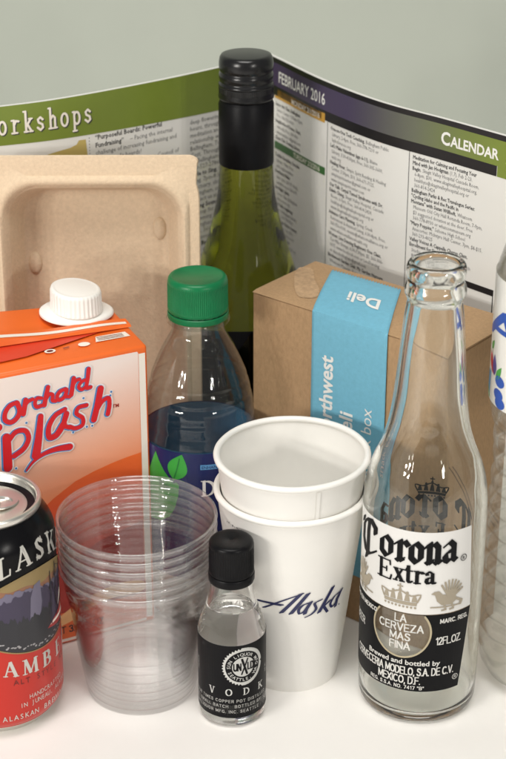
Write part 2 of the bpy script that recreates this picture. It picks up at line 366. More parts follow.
# plain sans capitals drawn as even strokes (cap height 1)
CAPS = {
 'A': (.68, [[(0, 0), (.34, 1), (.68, 0)], [(.13, .33), (.55, .33)]]), 'B': (.60, [[(0, .5), (.36, .5)], [(.34, 1), (0, 1), (0, 0), (.36, 0)], arc(.34, .75, .22, .25, 90, -90, 6), arc(.36, .25, .24, .25, 90, -90, 6)]),
 'C': (.66, [arc(.36, .5, .36, .5, 48, 312, 14)]), 'D': (.64, [[(.26, 1), (0, 1), (0, 0), (.26, 0)], arc(.26, .5, .38, .5, 90, -90, 10)]),
 'E': (.52, [[(.52, 1), (0, 1), (0, 0), (.52, 0)], [(0, .52), (.46, .52)]]), 'F': (.50, [[(.50, 1), (0, 1), (0, 0)], [(0, .52), (.44, .52)]]),
 'G': (.68, [arc(.36, .5, .36, .5, 48, 340, 14), [(.70, .44), (.42, .44)], [(.69, .44), (.69, .06)]]), 'H': (.62, [[(0, 0), (0, 1)], [(.62, 0), (.62, 1)], [(0, .52), (.62, .52)]]),
 'I': (.02, [[(.01, 0), (.01, 1)]]), 'J': (.46, [[(.44, 1), (.44, .24), (.34, .04), (.16, .0), (.03, .12), (0, .28)]]), 'K': (.62, [[(0, 0), (0, 1)], [(.58, 1), (0, .38)], [(.22, .60), (.62, 0)]]),
 'L': (.46, [[(0, 1), (0, 0), (.46, 0)]]), 'M': (.76, [[(0, 0), (0, 1), (.38, .14), (.76, 1), (.76, 0)]]), 'N': (.62, [[(0, 0), (0, 1), (.62, 0), (.62, 1)]]), 'O': (.72, [arc(.36, .5, .36, .5, 0, 360, 18)]),
 'P': (.56, [[(0, 0), (0, 1), (.34, 1)], arc(.34, .74, .23, .26, 90, -90, 6), [(0, .48), (.34, .48)]]), 'Q': (.72, [arc(.36, .5, .36, .5, 0, 360, 18), [(.44, .22), (.70, -.04)]]),
 'R': (.60, [[(0, 0), (0, 1), (.36, 1)], arc(.36, .75, .22, .25, 90, -90, 6), [(0, .5), (.36, .5)], [(.34, .5), (.58, 0)]]), 'S': (.58, [[(.54, .82), (.44, .96), (.28, 1), (.10, .93), (.04, .76), (.14, .60), (.44, .46), (.55, .26), (.46, .06), (.28, 0), (.08, .05), (.0, .20)]]),
 'T': (.60, [[(0, 1), (.60, 1)], [(.30, 1), (.30, 0)]]), 'U': (.62, [[(0, 1), (0, .32)], arc(.31, .32, .31, .32, 180, 360, 8), [(.62, .32), (.62, 1)]]), 'V': (.64, [[(0, 1), (.32, 0), (.64, 1)]]),
 'W': (.92, [[(0, 1), (.23, 0), (.46, 1), (.69, 0), (.92, 1)]]), 'X': (.62, [[(0, 1), (.62, 0)], [(.62, 1), (0, 0)]]), 'Y': (.62, [[(0, 1), (.31, .46), (.62, 1)], [(.31, .46), (.31, 0)]]), 'Z': (.58, [[(0, 1), (.58, 1), (0, 0), (.58, 0)]]),
 '0': (.56, [arc(.28, .5, .28, .5, 0, 360, 16)]), '1': (.26, [[(0, .78), (.22, 1), (.22, 0)]]), '2': (.54, [[(.02, .74), (.10, .94), (.28, 1), (.46, .92), (.52, .72), (.44, .52), (0, 0), (.54, 0)]]), '3': (.54, [[(.02, .84), (.14, .97), (.30, 1), (.48, .88), (.48, .66), (.24, .53), (.50, .42), (.53, .20), (.40, .03), (.22, 0), (.0, .16)]]),
 '4': (.56, [[(.42, 0), (.42, 1), (0, .28), (.56, .28)]]), '5': (.54, [[(.48, 1), (.08, 1), (.04, .52), (.24, .62), (.46, .54), (.53, .32), (.42, .06), (.22, 0), (.0, .14)]]), '7': (.52, [[(0, 1), (.52, 1), (.18, 0)]]),
 '.': (.02, [[(.01, 0), (.01, .03)]]), ',': (.04, [[(.03, .04), (-.01, -.16)]]), '"': (.22, [[(.0, 1), (.0, .74)], [(.2, 1), (.2, .74)]]), '-': (.3, [[(0, .42), (.3, .42)]]), ' ': (.16, [])}
def caps_width(t, h, sx=1.0, sp=.20): return sum(CAPS[c][0]+sp for c in t)*h*sx-sp*h*sx
def caps(ink, t, x, y, h, wd=.14, align='LEFT', sx=1.0, sp=.20, rot=0.0, curve=None):
    """t in capitals of height h; curve(x) gives a baseline height for arched lines"""
    if align == 'CENTER': x -= caps_width(t, h, sx, sp)/2
    c, sn = math.cos(rot), math.sin(rot); px = 0
    for ch in t:
        adv, sts = CAPS[ch]; b0 = curve(x+px) if curve else 0
        for st in sts:
            q = [(px+p[0]*h*sx, p[1]*h+b0) for p in st]
            ink.nib([(x+a*c-b*sn, y+a*sn+b*c) for a, b in q], wd*h, wd*h, math.degrees(rot))
        px += (adv+sp)*h*sx
    return x+px

# ------------------------------------------------------------------ the setting
bm = bmesh.new()
bmesh.ops.create_grid(bm, x_segments=40, y_segments=40, size=1)
for v in bm.verts: v.co = Vector((v.co.x*1.6, -0.75+(v.co.y+1)*0.5*1.4, 0))
tag(obj('table', bm, M['table'], smooth=True), kind='structure')
bm = box_bm(-2.2, 0.66, -0.8, 2.2, 0.72, 1.6)
tag(obj('wall', bm, M['wall']), kind='structure')

# ------------------------------------------------------------------ magazine standing open behind everything
PR = catmull([(p[0], p[1], 0) for p in [(.009, .243), (.0145, .233), (.0396, .186), (.0698, .1424), (.1011, .111), (.1293, .0815), (.147, .063)]], 12)
PL = catmull([(p[0], p[1], 0) for p in [(.009, .243), (-.0191, .2136), (-.0688, .1738), (-.1101, .1462), (-.1362, .1339), (-.19, .112)]], 12)
def curve_at(P, u):
    acc = 0
    for a, b in zip(P[:-1], P[1:]):
        l = (b-a).length
        if u <= acc+l or b is P[-1]:
            t = (b-a)/l; return a+t*(u-acc), t
        acc += l
MAG0 = Vector((.009, .243, 0))
mag = thing('magazine', MAG0, 'open magazine standing upright behind the bottles, green Workshops page and February calendar page', 'magazine')
def page_map(P, sgn, off=1.2e-4):
    def fn(x, y, l):
        p, t = curve_at(P, abs(x)); n = Vector((-t.y, t.x, 0))*(-sgn)   # towards the camera
        if n.y > 0: n = -n
        q = p+n*(off+l)-MAG0
        return Vector((q.x, q.y, y))
    return fn
FR = page_map(PR, 1); FL = page_map(PL, -1)
W_PAGE, H_PAGE = 0.2095, 0.2705
def page_body(P, sgn, lab):
    bm = bmesh.new(); f0 = page_map(P, sgn, 0.0); f1 = page_map(P, sgn, -0.0022)
    n = 60; cols = []
    for k in range(n+1):
        u = W_PAGE*k/n*sgn
        cols.append([bm.verts.new(f0(u, 0.001, 0)), bm.verts.new(f0(u, H_PAGE, 0)), bm.verts.new(f1(u, H_PAGE, 0)), bm.verts.new(f1(u, 0.001, 0))])
    for a, b in zip(cols[:-1], cols[1:]):
        for k in range(4): bm.faces.new((a[k], b[k], b[(k+1) % 4], a[(k+1) % 4]))
    bm.faces.new(cols[0]); bm.faces.new(cols[-1]); bmesh.ops.recalc_face_normals(bm, faces=bm.faces[:])
    o = obj('page', bm, M['page'], mag, True, 40); o['label'] = lab
    return o
pl = page_body(PL, -1, 'left page headed Workshops on a green band')
pr = page_body(PR, 1, 'right page, the February 2016 calendar')
def sub(ink, name, m, fn, parent, step=0.004, **k): return ink.build(name, m, fn, parent, step, **k)
# right page -----------------
i = Ink(); i.rect(.0002, .2478, .1985, H_PAGE-.00005); i.rect(.1985, .2600, .2093, H_PAGE-.00005)
sub(i, 'heading_frame', M['black_print'], FR, pr)
gm = gradient_mat('purple_to_green_print', [(0, (.055, .035, .09)), (.35, (.065, .05, .10)), (.62, (.13, .14, .10)), (.8, (.16, .20, .055)), (1, (.19, .25, .035))], 0, 0.0, .125, 0.36)
i = Ink(); i.lay = 2e-5; i.rect(.0002, .2535, .2093, .2674); sub(i, 'heading_band', gm, FR, pr)
i = Ink(); i.rect(.1988, .2478, .2093, .2535); sub(i, 'heading_band_end', gm, FR, pr)
i = Ink(); i.lay = 5e-5
i.text('FEBRUARY 2016', .0675, .2566, .0094, 'RIGHT', bold=.012, sx=.83)
sub(i, 'heading_text', M['white_print'], FR, pr)
i = Ink(); i.lay = 5e-5; i.text('C', .1602, .2568, .0098, bold=.028, sx=.92); i.text('ALENDAR', .1670, .2568, .0078, bold=.028, sx=.92)
sub(i, 'heading_text', M['white_print'], FR, pr)
i = Ink(); i.rect(.0085, .2462, .0675, .2518); sub(i, 'date_bar', M['orange_print'], FR, pr, label='amber date bar for Monday')
i = Ink(); i.rect(.0085, .2150, .0685, .2197); sub(i, 'date_bar', M['dgreen_print'], FR, pr, label='green date bar for Tuesday')
i = Ink(); i.lay = 4e-5; i.text('MONDAY 2/1/2016', .062, .2475, .0044, 'RIGHT', bold=.01, sx=.9); sub(i, 'date_text', M['cream'], FR, pr)
i = Ink(); i.lay = 4e-5; i.text('TUESDAY 2/2/2016', .063, .2159, .0042, 'RIGHT', bold=.01, sx=.9)
sub(i, 'date_text', M['cream'], FR, pr)
i = Ink()
i.rect(.0702, .085, .0706, .2478); i.rect(.1392, .085, .1396, .2478); i.rect(.2008, .085, .2014, .1815)
sub(i, 'column_rule', M['ink_dark'], FR, pr)
i = Ink(); i.rect(.155, .1812, .2014, .1848); sub(i, 'section_rule', M['black_print'], FR, pr)
c1 = ['*Senior Art Class, Bellingham', 'Senior Center, 9:30am-12pm,', 'Free, 360-733-4030', '*Neighborhood Dance, 10am,', 'wwu.edu, Free, 360-650-', 'whatcomdance@gmail.com', '*Chess Club, Deming Library,', '3pm, Free, 360-592-2422']
c1b = ['*Toddler Storytime, Ferndale', 'Library, 10am, Free,', 'wcls.org/storytimes', '*Northwest Ballet', 'class, 6pm, 200 W. Holly,', 'nwballet.org or 360-671', '*Art Night, Sylvia', 'Center, 7pm, Bellingham', 'sylviacenter.org', '*Film Talks, beginning', '6pm, Bellingham Library,', 'Free, 360-778-7323', '*Bellingham Dance Center,', 'Ballroom, 7pm, $10,', 'bellinghamdance.com', '*Norway Hall, Jam', '7:30pm, norwayhall.org', '*Poetry Night, Holly', 'Street, 8pm, Free']
c2 = ['*One-on-One Tech Coaching,| Bellingham Public', 'Library, 2-4pm, Free, 360-778-7210 or', 'bplreference.org', "*Let's Make Valentines (age 6-11),| Blaine", 'Library, 3:30-4:30pm, Free, 360-305-3600,', 'wcls.org', '*Healing Hour,| Simple Spirit Reading & Healing', 'Center, 5:30pm, $10, 360-671-7125,', 'simplespiritcenter@gmail.com or', 'www.simplespiritcenter.com', '*Our Talk: Carpal Tunnel Syndrome with Dr.', '*Edwin Chang,| Skagit Valley Hospital, Cascade', 'Room, 6-7pm, Free, 360-814-2424,', 'healthyu@skagitvalleyhospital.org or', 'www.skagitvalleyhospital.org', '*Advance Care Planning,| Spring Creek', 'Retirement & Assisted Living, 6:30-8pm, Free,', '360-756-0100, events@whatcomalliance.org or', 'www.whatcomalliancehealth.org', '*Women: Line Dancing Beginners One Class,', 'Ten Mile Grange, 6:30-7:30pm, $5, 360-306-', '0315, www.facebook.com or LineDancing', 'or dancebellingham@gmail.com', '*Birchwood Garden Club: My Garden Nursery,', 'Whatcom Museum, Rotunda Room, 7-9pm, Free,', 'www.birchwoodgardenclub.org']
c3 = ['*Meditation for Calming and Focusing Your', '*Mind with Jan Hodgman| (1,7), Feb 2-23,', '*Begin.| Skagit Valley Hospital Cascade Room,', '6-8pm, $30, www.skagitvalleyhospital.org,', 'healthyu@skagitvalleyhospital.org or', '360-814-2424', '*Bellingham Parks & Rec Travelogue Series:', '*"Cycling Idaho and the Pacific in', '*Montana" with Susan Willhoft,| Whatcom', 'Museum Old City Hall Rotunda Room, 7-9pm,', '$3 suggested donation at the door, Free', '360-778-8930 or whatcommuseum.org', '*"Mary Poppins,"| Sehome High School', 'Anacortes: McIntyre Hall Center, 7pm, $8-$15,', '360-293-4025', '*Valley Voices A Cappella Chorus Class,', '*Enrollment for Singers,| Lynden Music', 'Studio, 6-9pm, Lynden Lutheran Church', '8th & Grover, 7-9pm, Free, 360-', '354-4502']
def set_lines(lines, x, y, pitch, size, width, sx, out_r, out_b):
    for k, t in enumerate(lines):
        yy = y-k*pitch; b = t.startswith('*'); t = t.lstrip('*')
        xi = x+(0 if b else .0016)
        if b and '|' in t:
            h, r_ = t.split('|'); xe = out_b.text(h, xi, yy, size, bold=.02, sx=sx, res=1); out_r.text(r_, xe+.0002, yy, size, sx=sx, res=1)
        else: (out_b if b else out_r).text(t, xi, yy, size, bold=.02 if b else 0, sx=sx, res=1)
ir, ib = Ink(), Ink(); ir.step = ib.step = 1e-7
set_lines(c1, .0095, .2420, .00345, .0031, .056, .86, ir, ib)
set_lines(c1b, .0095, .2105, .00345, .0031, .056, .86, ir, ib)
set_lines(c2, .0735, .2440, .00332, .0031, .062, .86, ir, ib)
set_lines(c3, .1418, .2442, .00312, .0031, .057, .82, ir, ib)
sub(ir, 'listing_text', M['ink'], FR, pr, step=None); sub(ib, 'listing_titles', M['ink_dark'], FR, pr, step=None)
# left page ------------------
i = Ink(); i.rect(-.2093, .2478, -.0002, H_PAGE-.0001); i.P[-1] = ([(-.2093, .2493), (-.0002, .2440), (-.0002, .2704), (-.2093, .2704)], 3e-6)
sub(i, 'heading_band', M['green_print'], FL, pl)
def slab(ink, word, x, y, xh, adv, dx=0, dy=0):
    """typewriter style lower-case letters"""
    G = {'o': ([arc(.30, .5, .26, .46, 0, 360, 14)], []), 'r': ([[(.22, .95), (.22, .03)], [(.22, .6), (.38, .9), (.58, .86)]], [[(.04, .95), (.22, .95)], [(.04, .03), (.46, .03)]]),
         'k': ([[(.16, 1.5), (.16, .03)], [(.52, .92), (.18, .4)], [(.28, .55), (.56, .05)]], [[(0, 1.5), (.16, 1.5)], [(.02, .03), (.3, .03)], [(.4, .95), (.64, .95)], [(.44, .03), (.66, .03)]]),
         's': ([[(.50, .78), (.32, .95), (.12, .80), (.18, .58), (.46, .42), (.50, .2), (.30, .03), (.08, .22)]], []),
         'h': ([[(.14, 1.5), (.14, .03)], [(.14, .68), (.34, .94), (.50, .78), (.50, .03)]], [[(0, 1.5), (.14, 1.5)], [(0, .03), (.28, .03)], [(.38, .03), (.64, .03)]]),
         'p': ([[(.14, .95), (.14, -.45)], arc(.34, .48, .24, .44, 140, -140, 12)], [[(0, .95), (.14, .95)], [(0, -.45), (.32, -.45)]]),
         'w': ([[(.06, .95), (.2, .05)], [(.2, .05), (.33, .8)], [(.33, .8), (.47, .05)], [(.47, .05), (.62, .95)]], [[(-.04, .95), (.18, .95)], [(.5, .95), (.72, .95)]]),
         'W': ([[(.04, 1.4), (.2, .05)], [(.2, .05), (.35, 1.1)], [(.35, 1.1), (.5, .05)], [(.5, .05), (.66, 1.4)]], [[(-.08, 1.4), (.18, 1.4)], [(.5, 1.4), (.8, 1.4)]])}
    for k, ch in enumerate(word):
        a, b = G[ch]
        f = lambda p: (x+dx+(k*adv+p[0]*.95)*xh, y+dy+p[1]*xh)
        for st in a: ink.brush([f(p) for p in st], xh*.165, smooth=0)
        for st in b: ink.brush([f(p) for p in st], xh*.135, smooth=0)
xw = .0077; x0 = -.1290-.0077*8.62*.93
i = Ink(); slab(i, 'Workshops', x0-.0012, .2546, xw, .93, .0006, -.0006); sub(i, 'heading_shadow', M['ink_dark'], FL, pl)
i = Ink(); i.lay = 4e-4*.2; slab(i, 'Workshops', x0-.0012, .2546, xw, .93); sub(i, 'heading_text', M['cream'], FL, pl)
ir, ib = Ink(), Ink(); ir.step = ib.step = 1e-7
ib.text('\u201cPurposeful Boards: Powerful', -.1283, .2436, .0039, bold=.018, res=1, sx=.96); ib.text('Fundraising\u201d', -.1283, .2391, .0039, bold=.018, res=1, sx=.96)
ir.text(' \u2013 Facing the internal', -.1065, .2391, .0038, res=1, sx=.94)
for k, t in enumerate(['challenge of increasing fundraising and', 'do nonprofit boards?', 'Presented by the Whatcom Council of', 'Nonprofits, Bellingham, 9am-12pm, $25,', 'www.wcnwebsite.org or 360-734-9738']):
    ir.text(t, -.1283, .2348-k*.0044, .0038, res=1, sx=.94)
L2 = ['deep flowering of community', 'hours, through discussion', 'meditation and sound in', 'relationship with St.', 'Bellingham, Tuesdays,', 'Cost. Through April 6, at', 'St. Bellingham WA,', '360-527-2786, more info:', '*Circle to Sing,| Mondays,', 'Song, 7pm-8:30pm, drop-in', 'Sanctuary, sliding scale', 'Bellingham, singing and', 'contact us at gmail.com', '*Healing Sounds,| Saturdays', 'a group for those who love', 'drumming and dancing,', 'Bellingham, every Sunday', 'Free, 360-671-4500, or', 'fairhavenyoga.org', '*Yoga Basics,| Six Weeks', 'class in gentle stretching', '8th Street Studio, $60', 'register by phone']
set_lines(L2, -.0655, .2405, .0040, .0040, .05, .95, ir, ib)
sub(ir, 'listing_text', M['ink'], FL, pl, step=None); sub(ib, 'listing_titles', M['ink_dark'], FL, pl, step=None)
i = Ink(); i.poly([(-.1850, .2310), (-.1330, .2310), (-.1342, .2450), (-.1385, .2452), (-.1400, .2430), (-.1440, .2418), (-.1500, .2412), (-.1560, .2404), (-.1680, .2385), (-.1850, .2370)])
sub(i, 'picture_patch', M['ochre_print'], FL, pl)
i = Ink()
for k in range(28): i.rect(-.1322, .2450-k*.0018, -.1318, .2458-k*.0018)
sub(i, 'dotted_rule', M['ink'], FL, pl)

# ------------------------------------------------------------------ moulded fibre tray leaning behind the carton
tr = thing('fibre_tray', (-.0868, .104, 0), 'tan moulded fibre food tray standing on end behind the orange carton', 'tray')
tr.rotation_euler = (R(-2.4), 0, R(.5))
def rrect(w, h, r, n=20):
    pts = []
    for cx, cz, a0 in ((w/2-r, h/2-r, 0), (-w/2+r, h/2-r, 90), (-w/2+r, -h/2+r, 180), (w/2-r, -h/2+r, 270)):
        for k in range(n+1):
            a = R(a0+90*k/n); pts.append((cx+r*math.cos(a), cz+r*math.sin(a)))
        if True:
            nx = {0: (-w/2+r, h/2), 90: (-w/2, -h/2+r), 180: (w/2-r, -h/2), 270: (w/2, h/2-r)}[a0]; p = pts[-1]
            for k in range(1, 60): pts.append((p[0]+(nx[0]-p[0])*k/60, p[1]+(nx[1]-p[1])*k/60))
    return pts
TW, TH = .1115, .2495
def tray_loop(w, h, r, y, dz=0, notch=False):
    out = []
    for x, z in rrect(w, h, r):
        z2 = z+TH/2+dz
        if notch:
            d = min(TH-z2, z2)
            if abs(x) > w/2-.012:
                K = [(0, .0004), (.0015, .0016), (.0035, .0020), (.0058, .0006), (.0085, -.0018), (.0105, -.0019), (.0135, -.0002), (.0175, .0016), (.024, .0024), (.06, .0024), (1, .0024)]
                for (da, va), (dbb, vb) in zip(K[:-1], K[1:]):
                    if da <= d <= dbb: x += math.copysign(va+(vb-va)*(d-da)/(dbb-da), x); break
        out.append((x, y, z2))
    return out
loops = [tray_loop(TW, TH, .0035, .0015, 0, True), tray_loop(TW-.0012, TH-.0012, .0035, .0003, 0, True), tray_loop(TW-.006, TH-.010, .008, .0, -.0010), tray_loop(TW-.0065, TH-.0175, .017, .0, -.0022), tray_loop(TW-.0085, TH-.0200, .0185, -.0016, -.0022),
         tray_loop(TW-.0115, TH-.0240, .0190, -.0022, -.0022), tray_loop(TW-.0150, TH-.0280, .0190, -.0010, -.0022), tray_loop(TW-.0170, TH-.0300, .0185, .0022, -.0022), tray_loop(TW-.0188, TH-.0325, .0180, .0030, -.0022),
         tray_loop(TW-.0205, TH-.0350, .0175, .0060, -.0022), tray_loop(TW-.0300, TH-.0450, .0170, .0200, -.0022), tray_loop(TW-.0330, TH-.0480, .0165, .0228, -.0022), tray_loop(TW-.0400, TH-.0550, .0150, .0240, -.0022)]
bm = bmesh.new(); LV = [[bm.verts.new(p) for p in l] for l in loops]; n = len(LV[0])
for a, b in zip(LV[:-1], LV[1:]):
    for k in range(n): bm.faces.new((a[k], a[(k+1) % n], b[(k+1) % n], b[k]))
bm.faces.new(LV[-1]); bmesh.ops.recalc_face_normals(bm, faces=bm.faces[:])
ff = max(bm.faces, key=lambda f: f.calc_area())
if ff.normal.y > 0: bmesh.ops.reverse_faces(bm, faces=bm.faces[:])
bmesh.ops.solidify(bm, geom=bm.faces[:], thickness=0.0011)
tb = obj('tray_body', bm, M['fibre'], tr, True, 50)
for x, z, s in ((-.0365, .181, 1), (.0365, .201, -1)):
    bm = bmesh.new(); bmesh.ops.create_uvsphere(bm, u_segments=20, v_segments=12, radius=1)
    for v in bm.verts: v.co = Vector((x+v.co.x*.0040+s*.0012, .0240+v.co.y*.0024, z+v.co.z*.0066))
    obj('stacking_nub', bm, M['fibre'], tr, True)

# ------------------------------------------------------------------ wine bottle
wn = thing('wine_bottle', (-.0038, .1660, 0), 'tall olive green wine bottle with black screw cap in front of the magazine', 'wine bottle')
outer = [(0, .004), (.020, .002), (.033, .0004), (.0362, .003), (.0372, .008), (.0374, .06), (.0374, .110), (.0366, .128), (.0345, .142), (.0308, .1565), (.0262, .1705), (.0212, .1862), (.0180, .199), (.0162, .2095), (.0153, .222), (.0149, .232), (.0140, .262), (.0138, .280)]
P = [(p.x, p.y) for p in catmull([(r, z, 0) for r, z in outer[3:]], 5)]
bm = lathe_bm([(0, .012), (.018, .007), (.030, .0006), (.0335, .0004)]+P+[(.010, .2815), (0, .2815)], 128)
wb = obj('glass_body', bm, M['wine_glass'], wn, True, 50)
capp = [(.0153, .2262), (.0155, .2268), (.0155, .2608), (.0149, .2622), (.0146, .2628), (.0146, .2638), (.0152, .2645), (.0155, .2652), (.0155, .2685)]
bm = lathe_bm([(.0149, .2262)]+capp[:4]+[(.0146, .2632), (.0140, .2634)], 96); obj('capsule_sleeve', bm, M['capsule'], wn, True, 35)
bm = lathe_bm([(.0140, .2630), (.0149, .2636), (.0155, .2644), (.0156, .2652), (.0153, .2668), (.0153, .2676)], 96)
for q in [0]: obj('screwcap_skirt', bm, M['capsule_gloss'], wn, True, 40)
kn = lambda a, z: 1+.010*(1 if math.cos(a*90) > 0 else 0)
bm = lathe_bm([(.0150, .2674), (.0151, .2676), (.0152, .2706), (.0150, .2708)], 360, rmod=kn); obj('knurled_band', bm, M['capsule_gloss'], wn, False)
top = [(.0150, .2706), (.0154, .2711), (.0154, .2722), (.0149, .2730), (.0146, .2736), (.0147, .2744), (.0151, .2752), (.0152, .2768), (.0150, .2782), (.0145, .2790), (.0145, .2796), (.0149, .2802), (.0151, .2812), (.0151, .2842), (.0147, .2868), (.0138, .2882), (.0120, .2886), (0, .2886)]
bm = lathe_bm([(.0140, .2704)]+top, 96); obj('screwcap', bm, M['capsule_gloss'], wn, True, 60)
rf = prof_radius([(r, z) for r, z in P])
i = Ink()
top_e = [(x*.001, .1395-.010*(x/58)**2) for x in range(-72, 73, 4)]
i.poly([(-.072, .045), (.072, .045)]+list(reversed(top_e)))
i.build('label', M['black_label'], wrap(rf, .0374, 5), wn, .003)

for c in wn.children:
    for v in c.data.vertices:
        if v.co.z > .15: v.co.z += .0025*min(1, (v.co.z-.15)/.05)

# ------------------------------------------------------------------ kraft deli box
DX = Vector((-.0005, .0924, 0))
db = thing('deli_box', DX, 'brown kraft cardboard box with sky blue Northwest Deli sticker behind the paper cups', 'box', R(-39.42))
DW, DD, DH = .1302, .0560, .1805
bm = box_bm(0, .0006, 0, DW, DD, DH-.0012, .0006, 1)
bx = obj('box_body', bm, M['card'], db)
# the top flap: a separate board folded over with a tuck line at the front edge
bm = bmesh.new()
n = 14; rows = []
for k in range(n+1):
    x = -.0002+(DW+.0004)*k/n; bow = .0016*math.sin(math.pi*k/n)
    rows.append([bm.verts.new(p) for p in ((x, .0004, DH-.0008), (x, .004, DH-.0001+bow*.25), (x, .020, DH+bow), (x, .042, DH+bow*.8), (x, DD+.0003, DH+bow*.1), (x, DD+.0003, DH-.0006+bow*.1), (x, .030, DH-.0008+bow*.7), (x, .0008, DH-.0011))])
for a, b in zip(rows[:-1], rows[1:]):
    for k in range(8): bm.faces.new((a[k], b[k], b[(k+1) % 8], a[(k+1) % 8]))
bm.faces.new(rows[0]); bm.faces.new(rows[-1]); bmesh.ops.recalc_face_normals(bm, faces=bm.faces[:])
obj('top_flap', bm, M['card'], db, True, 30)
def top_z(x, y):
    bow = .0016*math.sin(math.pi*min(1, max(0, x/DW)))
    pts = [(0, DH-.0008), (.004, DH-.0001+bow*.25), (.020, DH+bow), (.042, DH+bow*.8), (DD, DH+bow*.1)]
    for (a, za), (b, zb) in zip(pts[:-1], pts[1:]):
        if y <= b: return za+(zb-za)*(max(y, a)-a)/(b-a)
    return pts[-1][1]
# tuck flap visible on the narrow right side: crease lines
i = Ink()
i.nib([(.002, .118), (.050, .060)], .0006, .0006, 0); i.nib([(.006, .117), (.054, .060)], .0006, .0006, 0)
i.build('side_crease', mat('dark_kraft_crease', (.14, .075, .03), .8), lambda x, y, l: Vector((DW+.00015+l, x, y)), bx)
# sticker: folds from the front over the top, its end cut zigzag
bm = bmesh.new()
def fpt(x, z): return (x, -.00025, z)
x0, x1 = .0412, .0897
def tpt(s, d):  # skewed strip on the top
    xl = x0+(.0159-x0)*d/.0505; xr = x1+(.0608-x1)*d/.0536
    x = xl+(xr-xl)*s; return (x, d, top_z(x, d)+.00045)
S = 24; grid = []
zs = [.030+(.1785-.030)*k/12 for k in range(13)]
for z in zs: grid.append([bm.verts.new(fpt(x0+(x1-x0)*k/S, z)) for k in range(S+1)])
grid.append([bm.verts.new((x0+(x1-x0)*k/S, -.0001, DH-.0002)) for k in range(S+1)])
for d in (.0012, .004, .009, .014, .019, .026, .034, .042, .049): grid.append([bm.verts.new(tpt(k/S, d)) for k in range(S+1)])
for a, b in zip(grid[:-1], grid[1:]):
    for k in range(S): bm.faces.new((a[k], a[k+1], b[k+1], b[k]))
ed = grid[-1]; T = 32
tips = []
for k in range(T):
    pass
zz = []
for k in range(S):
    t = bm.verts.new(tpt((k+.5)/S, .0515)); bm.faces.new((ed[k], ed[k+1], t))
bmesh.ops.recalc_face_normals(bm, faces=bm.faces[:])
st = obj('sticker', bm, M['blue_paper'], db, True, 30)
sm = st.modifiers.new('thickness', 'SOLIDIFY'); sm.thickness = .00012; sm.offset = 1
ffront = lambda x, y, l: Vector((x, -.00055-l, y))
i = Ink()
i.text('Northwest', .0555, .1572, .0122, 'RIGHT', bold=.022, rot=math.pi/2, sx=.95); i.build('sticker_text', M['white_print'], ffront, st)
i = Ink()
i.text('Deli', .0690, .1285, .0122, 'RIGHT', bold=.022, rot=math.pi/2); i.build('sticker_text', M['white_print'], ffront, st)
i = Ink()
i.text('snack box', .0815, .1345, .0098, 'RIGHT', bold=-.002, rot=math.pi/2)
i.build('sticker_text', M['white_print'], ffront, st)
i = Ink(); i.text('Deli', 0, 0, .0122, bold=.026)
def flip(x, y, l):
    d = .0145+(y/.0122)*.0145; d = .0285-y*1.25; s = 1-(.020+x*1.08)/.0475
    p = tpt(.98-(.008+x*1.08)/.048+(.0)*d, d); return Vector((p[0], p[1], p[2]+.0004+l))
i.build('sticker_text', M['white_print'], flip, st)
# scuffed pale strip on the top left
i = Ink(); pts = [(-.0005, .0430), (.005, .0455), (.0175, .0325), (.0305, .0200), (.0335, .0125), (.0265, .0085), (.0205, .0120), (.0105, .0235), (.0025, .0345)]
i.poly([(p.x, p.y) for p in catmull([(*p, 0) for p in pts], 4, True)])
i.build('scuff', M['card_pale'], lambda x, y, l: Vector((x, y, top_z(x, y)+.0003+l)), db, .003)

# ------------------------------------------------------------------ juice carton
CC = Vector((-.0549, .047, 0))
ct = thing('juice_carton', CC, 'orange and peach Orchard Splash juice carton with white screw cap, at left', 'carton', R(26.18))
CW, CDp, CH = .095, .058, .169
bm = box_bm(-CW, 0, 0, 0, CDp, CH, .0016, 3)
lift = lambda x, y: max(0, min(1, y/CDp))*(.0025+.0095*max(0, min(1, -x/CW)))
for v in bm.verts:
    if v.co.z > CH/2: v.co.z += lift(v.co.x, v.co.y)
cb = obj('carton_body', bm, M['orange_card'], ct, True, 40)
fruit = gradient_mat('fruit_print_blend', [(0, (.34, .018, .012)), (.35, (.52, .035, .014)), (.7, (.68, .075, .016)), (1, (.78, .135, .022))], 2, .025, .108, .36)
fm = gradient_mat('peach_panel_print', [(0, (.74, .14, .035)), (.25, (.78, .25, .11)), (.5, (.79, .39, .26)), (.78, (.79, .54, .45)), (1, (.80, .68, .63))], 2, .085, .166, .36, skew=-.22)
fc = lambda x, y, l: Vector((x, -.00012-l, y))
i = Ink(); i.poly([(-CW+.001, .002), (-.0052, .002), (-.0052, .1655), (-.0058, .1664), (-CW+.001, .1664)]); i.build('front_panel', fm, fc, ct)
i = Ink(); i.lay = 2e-5; i.rect(-.0050, .0035, -.0014, .1650); i.build('white_stripe', M['cream'], fc, cb)
i = Ink(); i.lay = 3e-5
i.poly([(-CW+.001, .048), (-.0725, .0745), (-.0640, .0850), (-.0560, .0915), (-.0430, .0990), (-.0330, .1023), (-.0230, .1048), (-.0130, .1066), (-.0053, .1075), (-.0053, .020), (-CW+.001, .020)]); i.build('fruit_print', fruit, fc, cb)
i = Ink(); i.lay = 6e-5
i.poly([(-CW+.001, .030), (-.060, .046), (-.030, .060), (-.0053, .066), (-.0053, .036), (-.050, .022), (-CW+.001, .012)]); i.build('fruit_print', M['deep_red'], fc, cb)
i = Ink(); i.lay = 1e-4
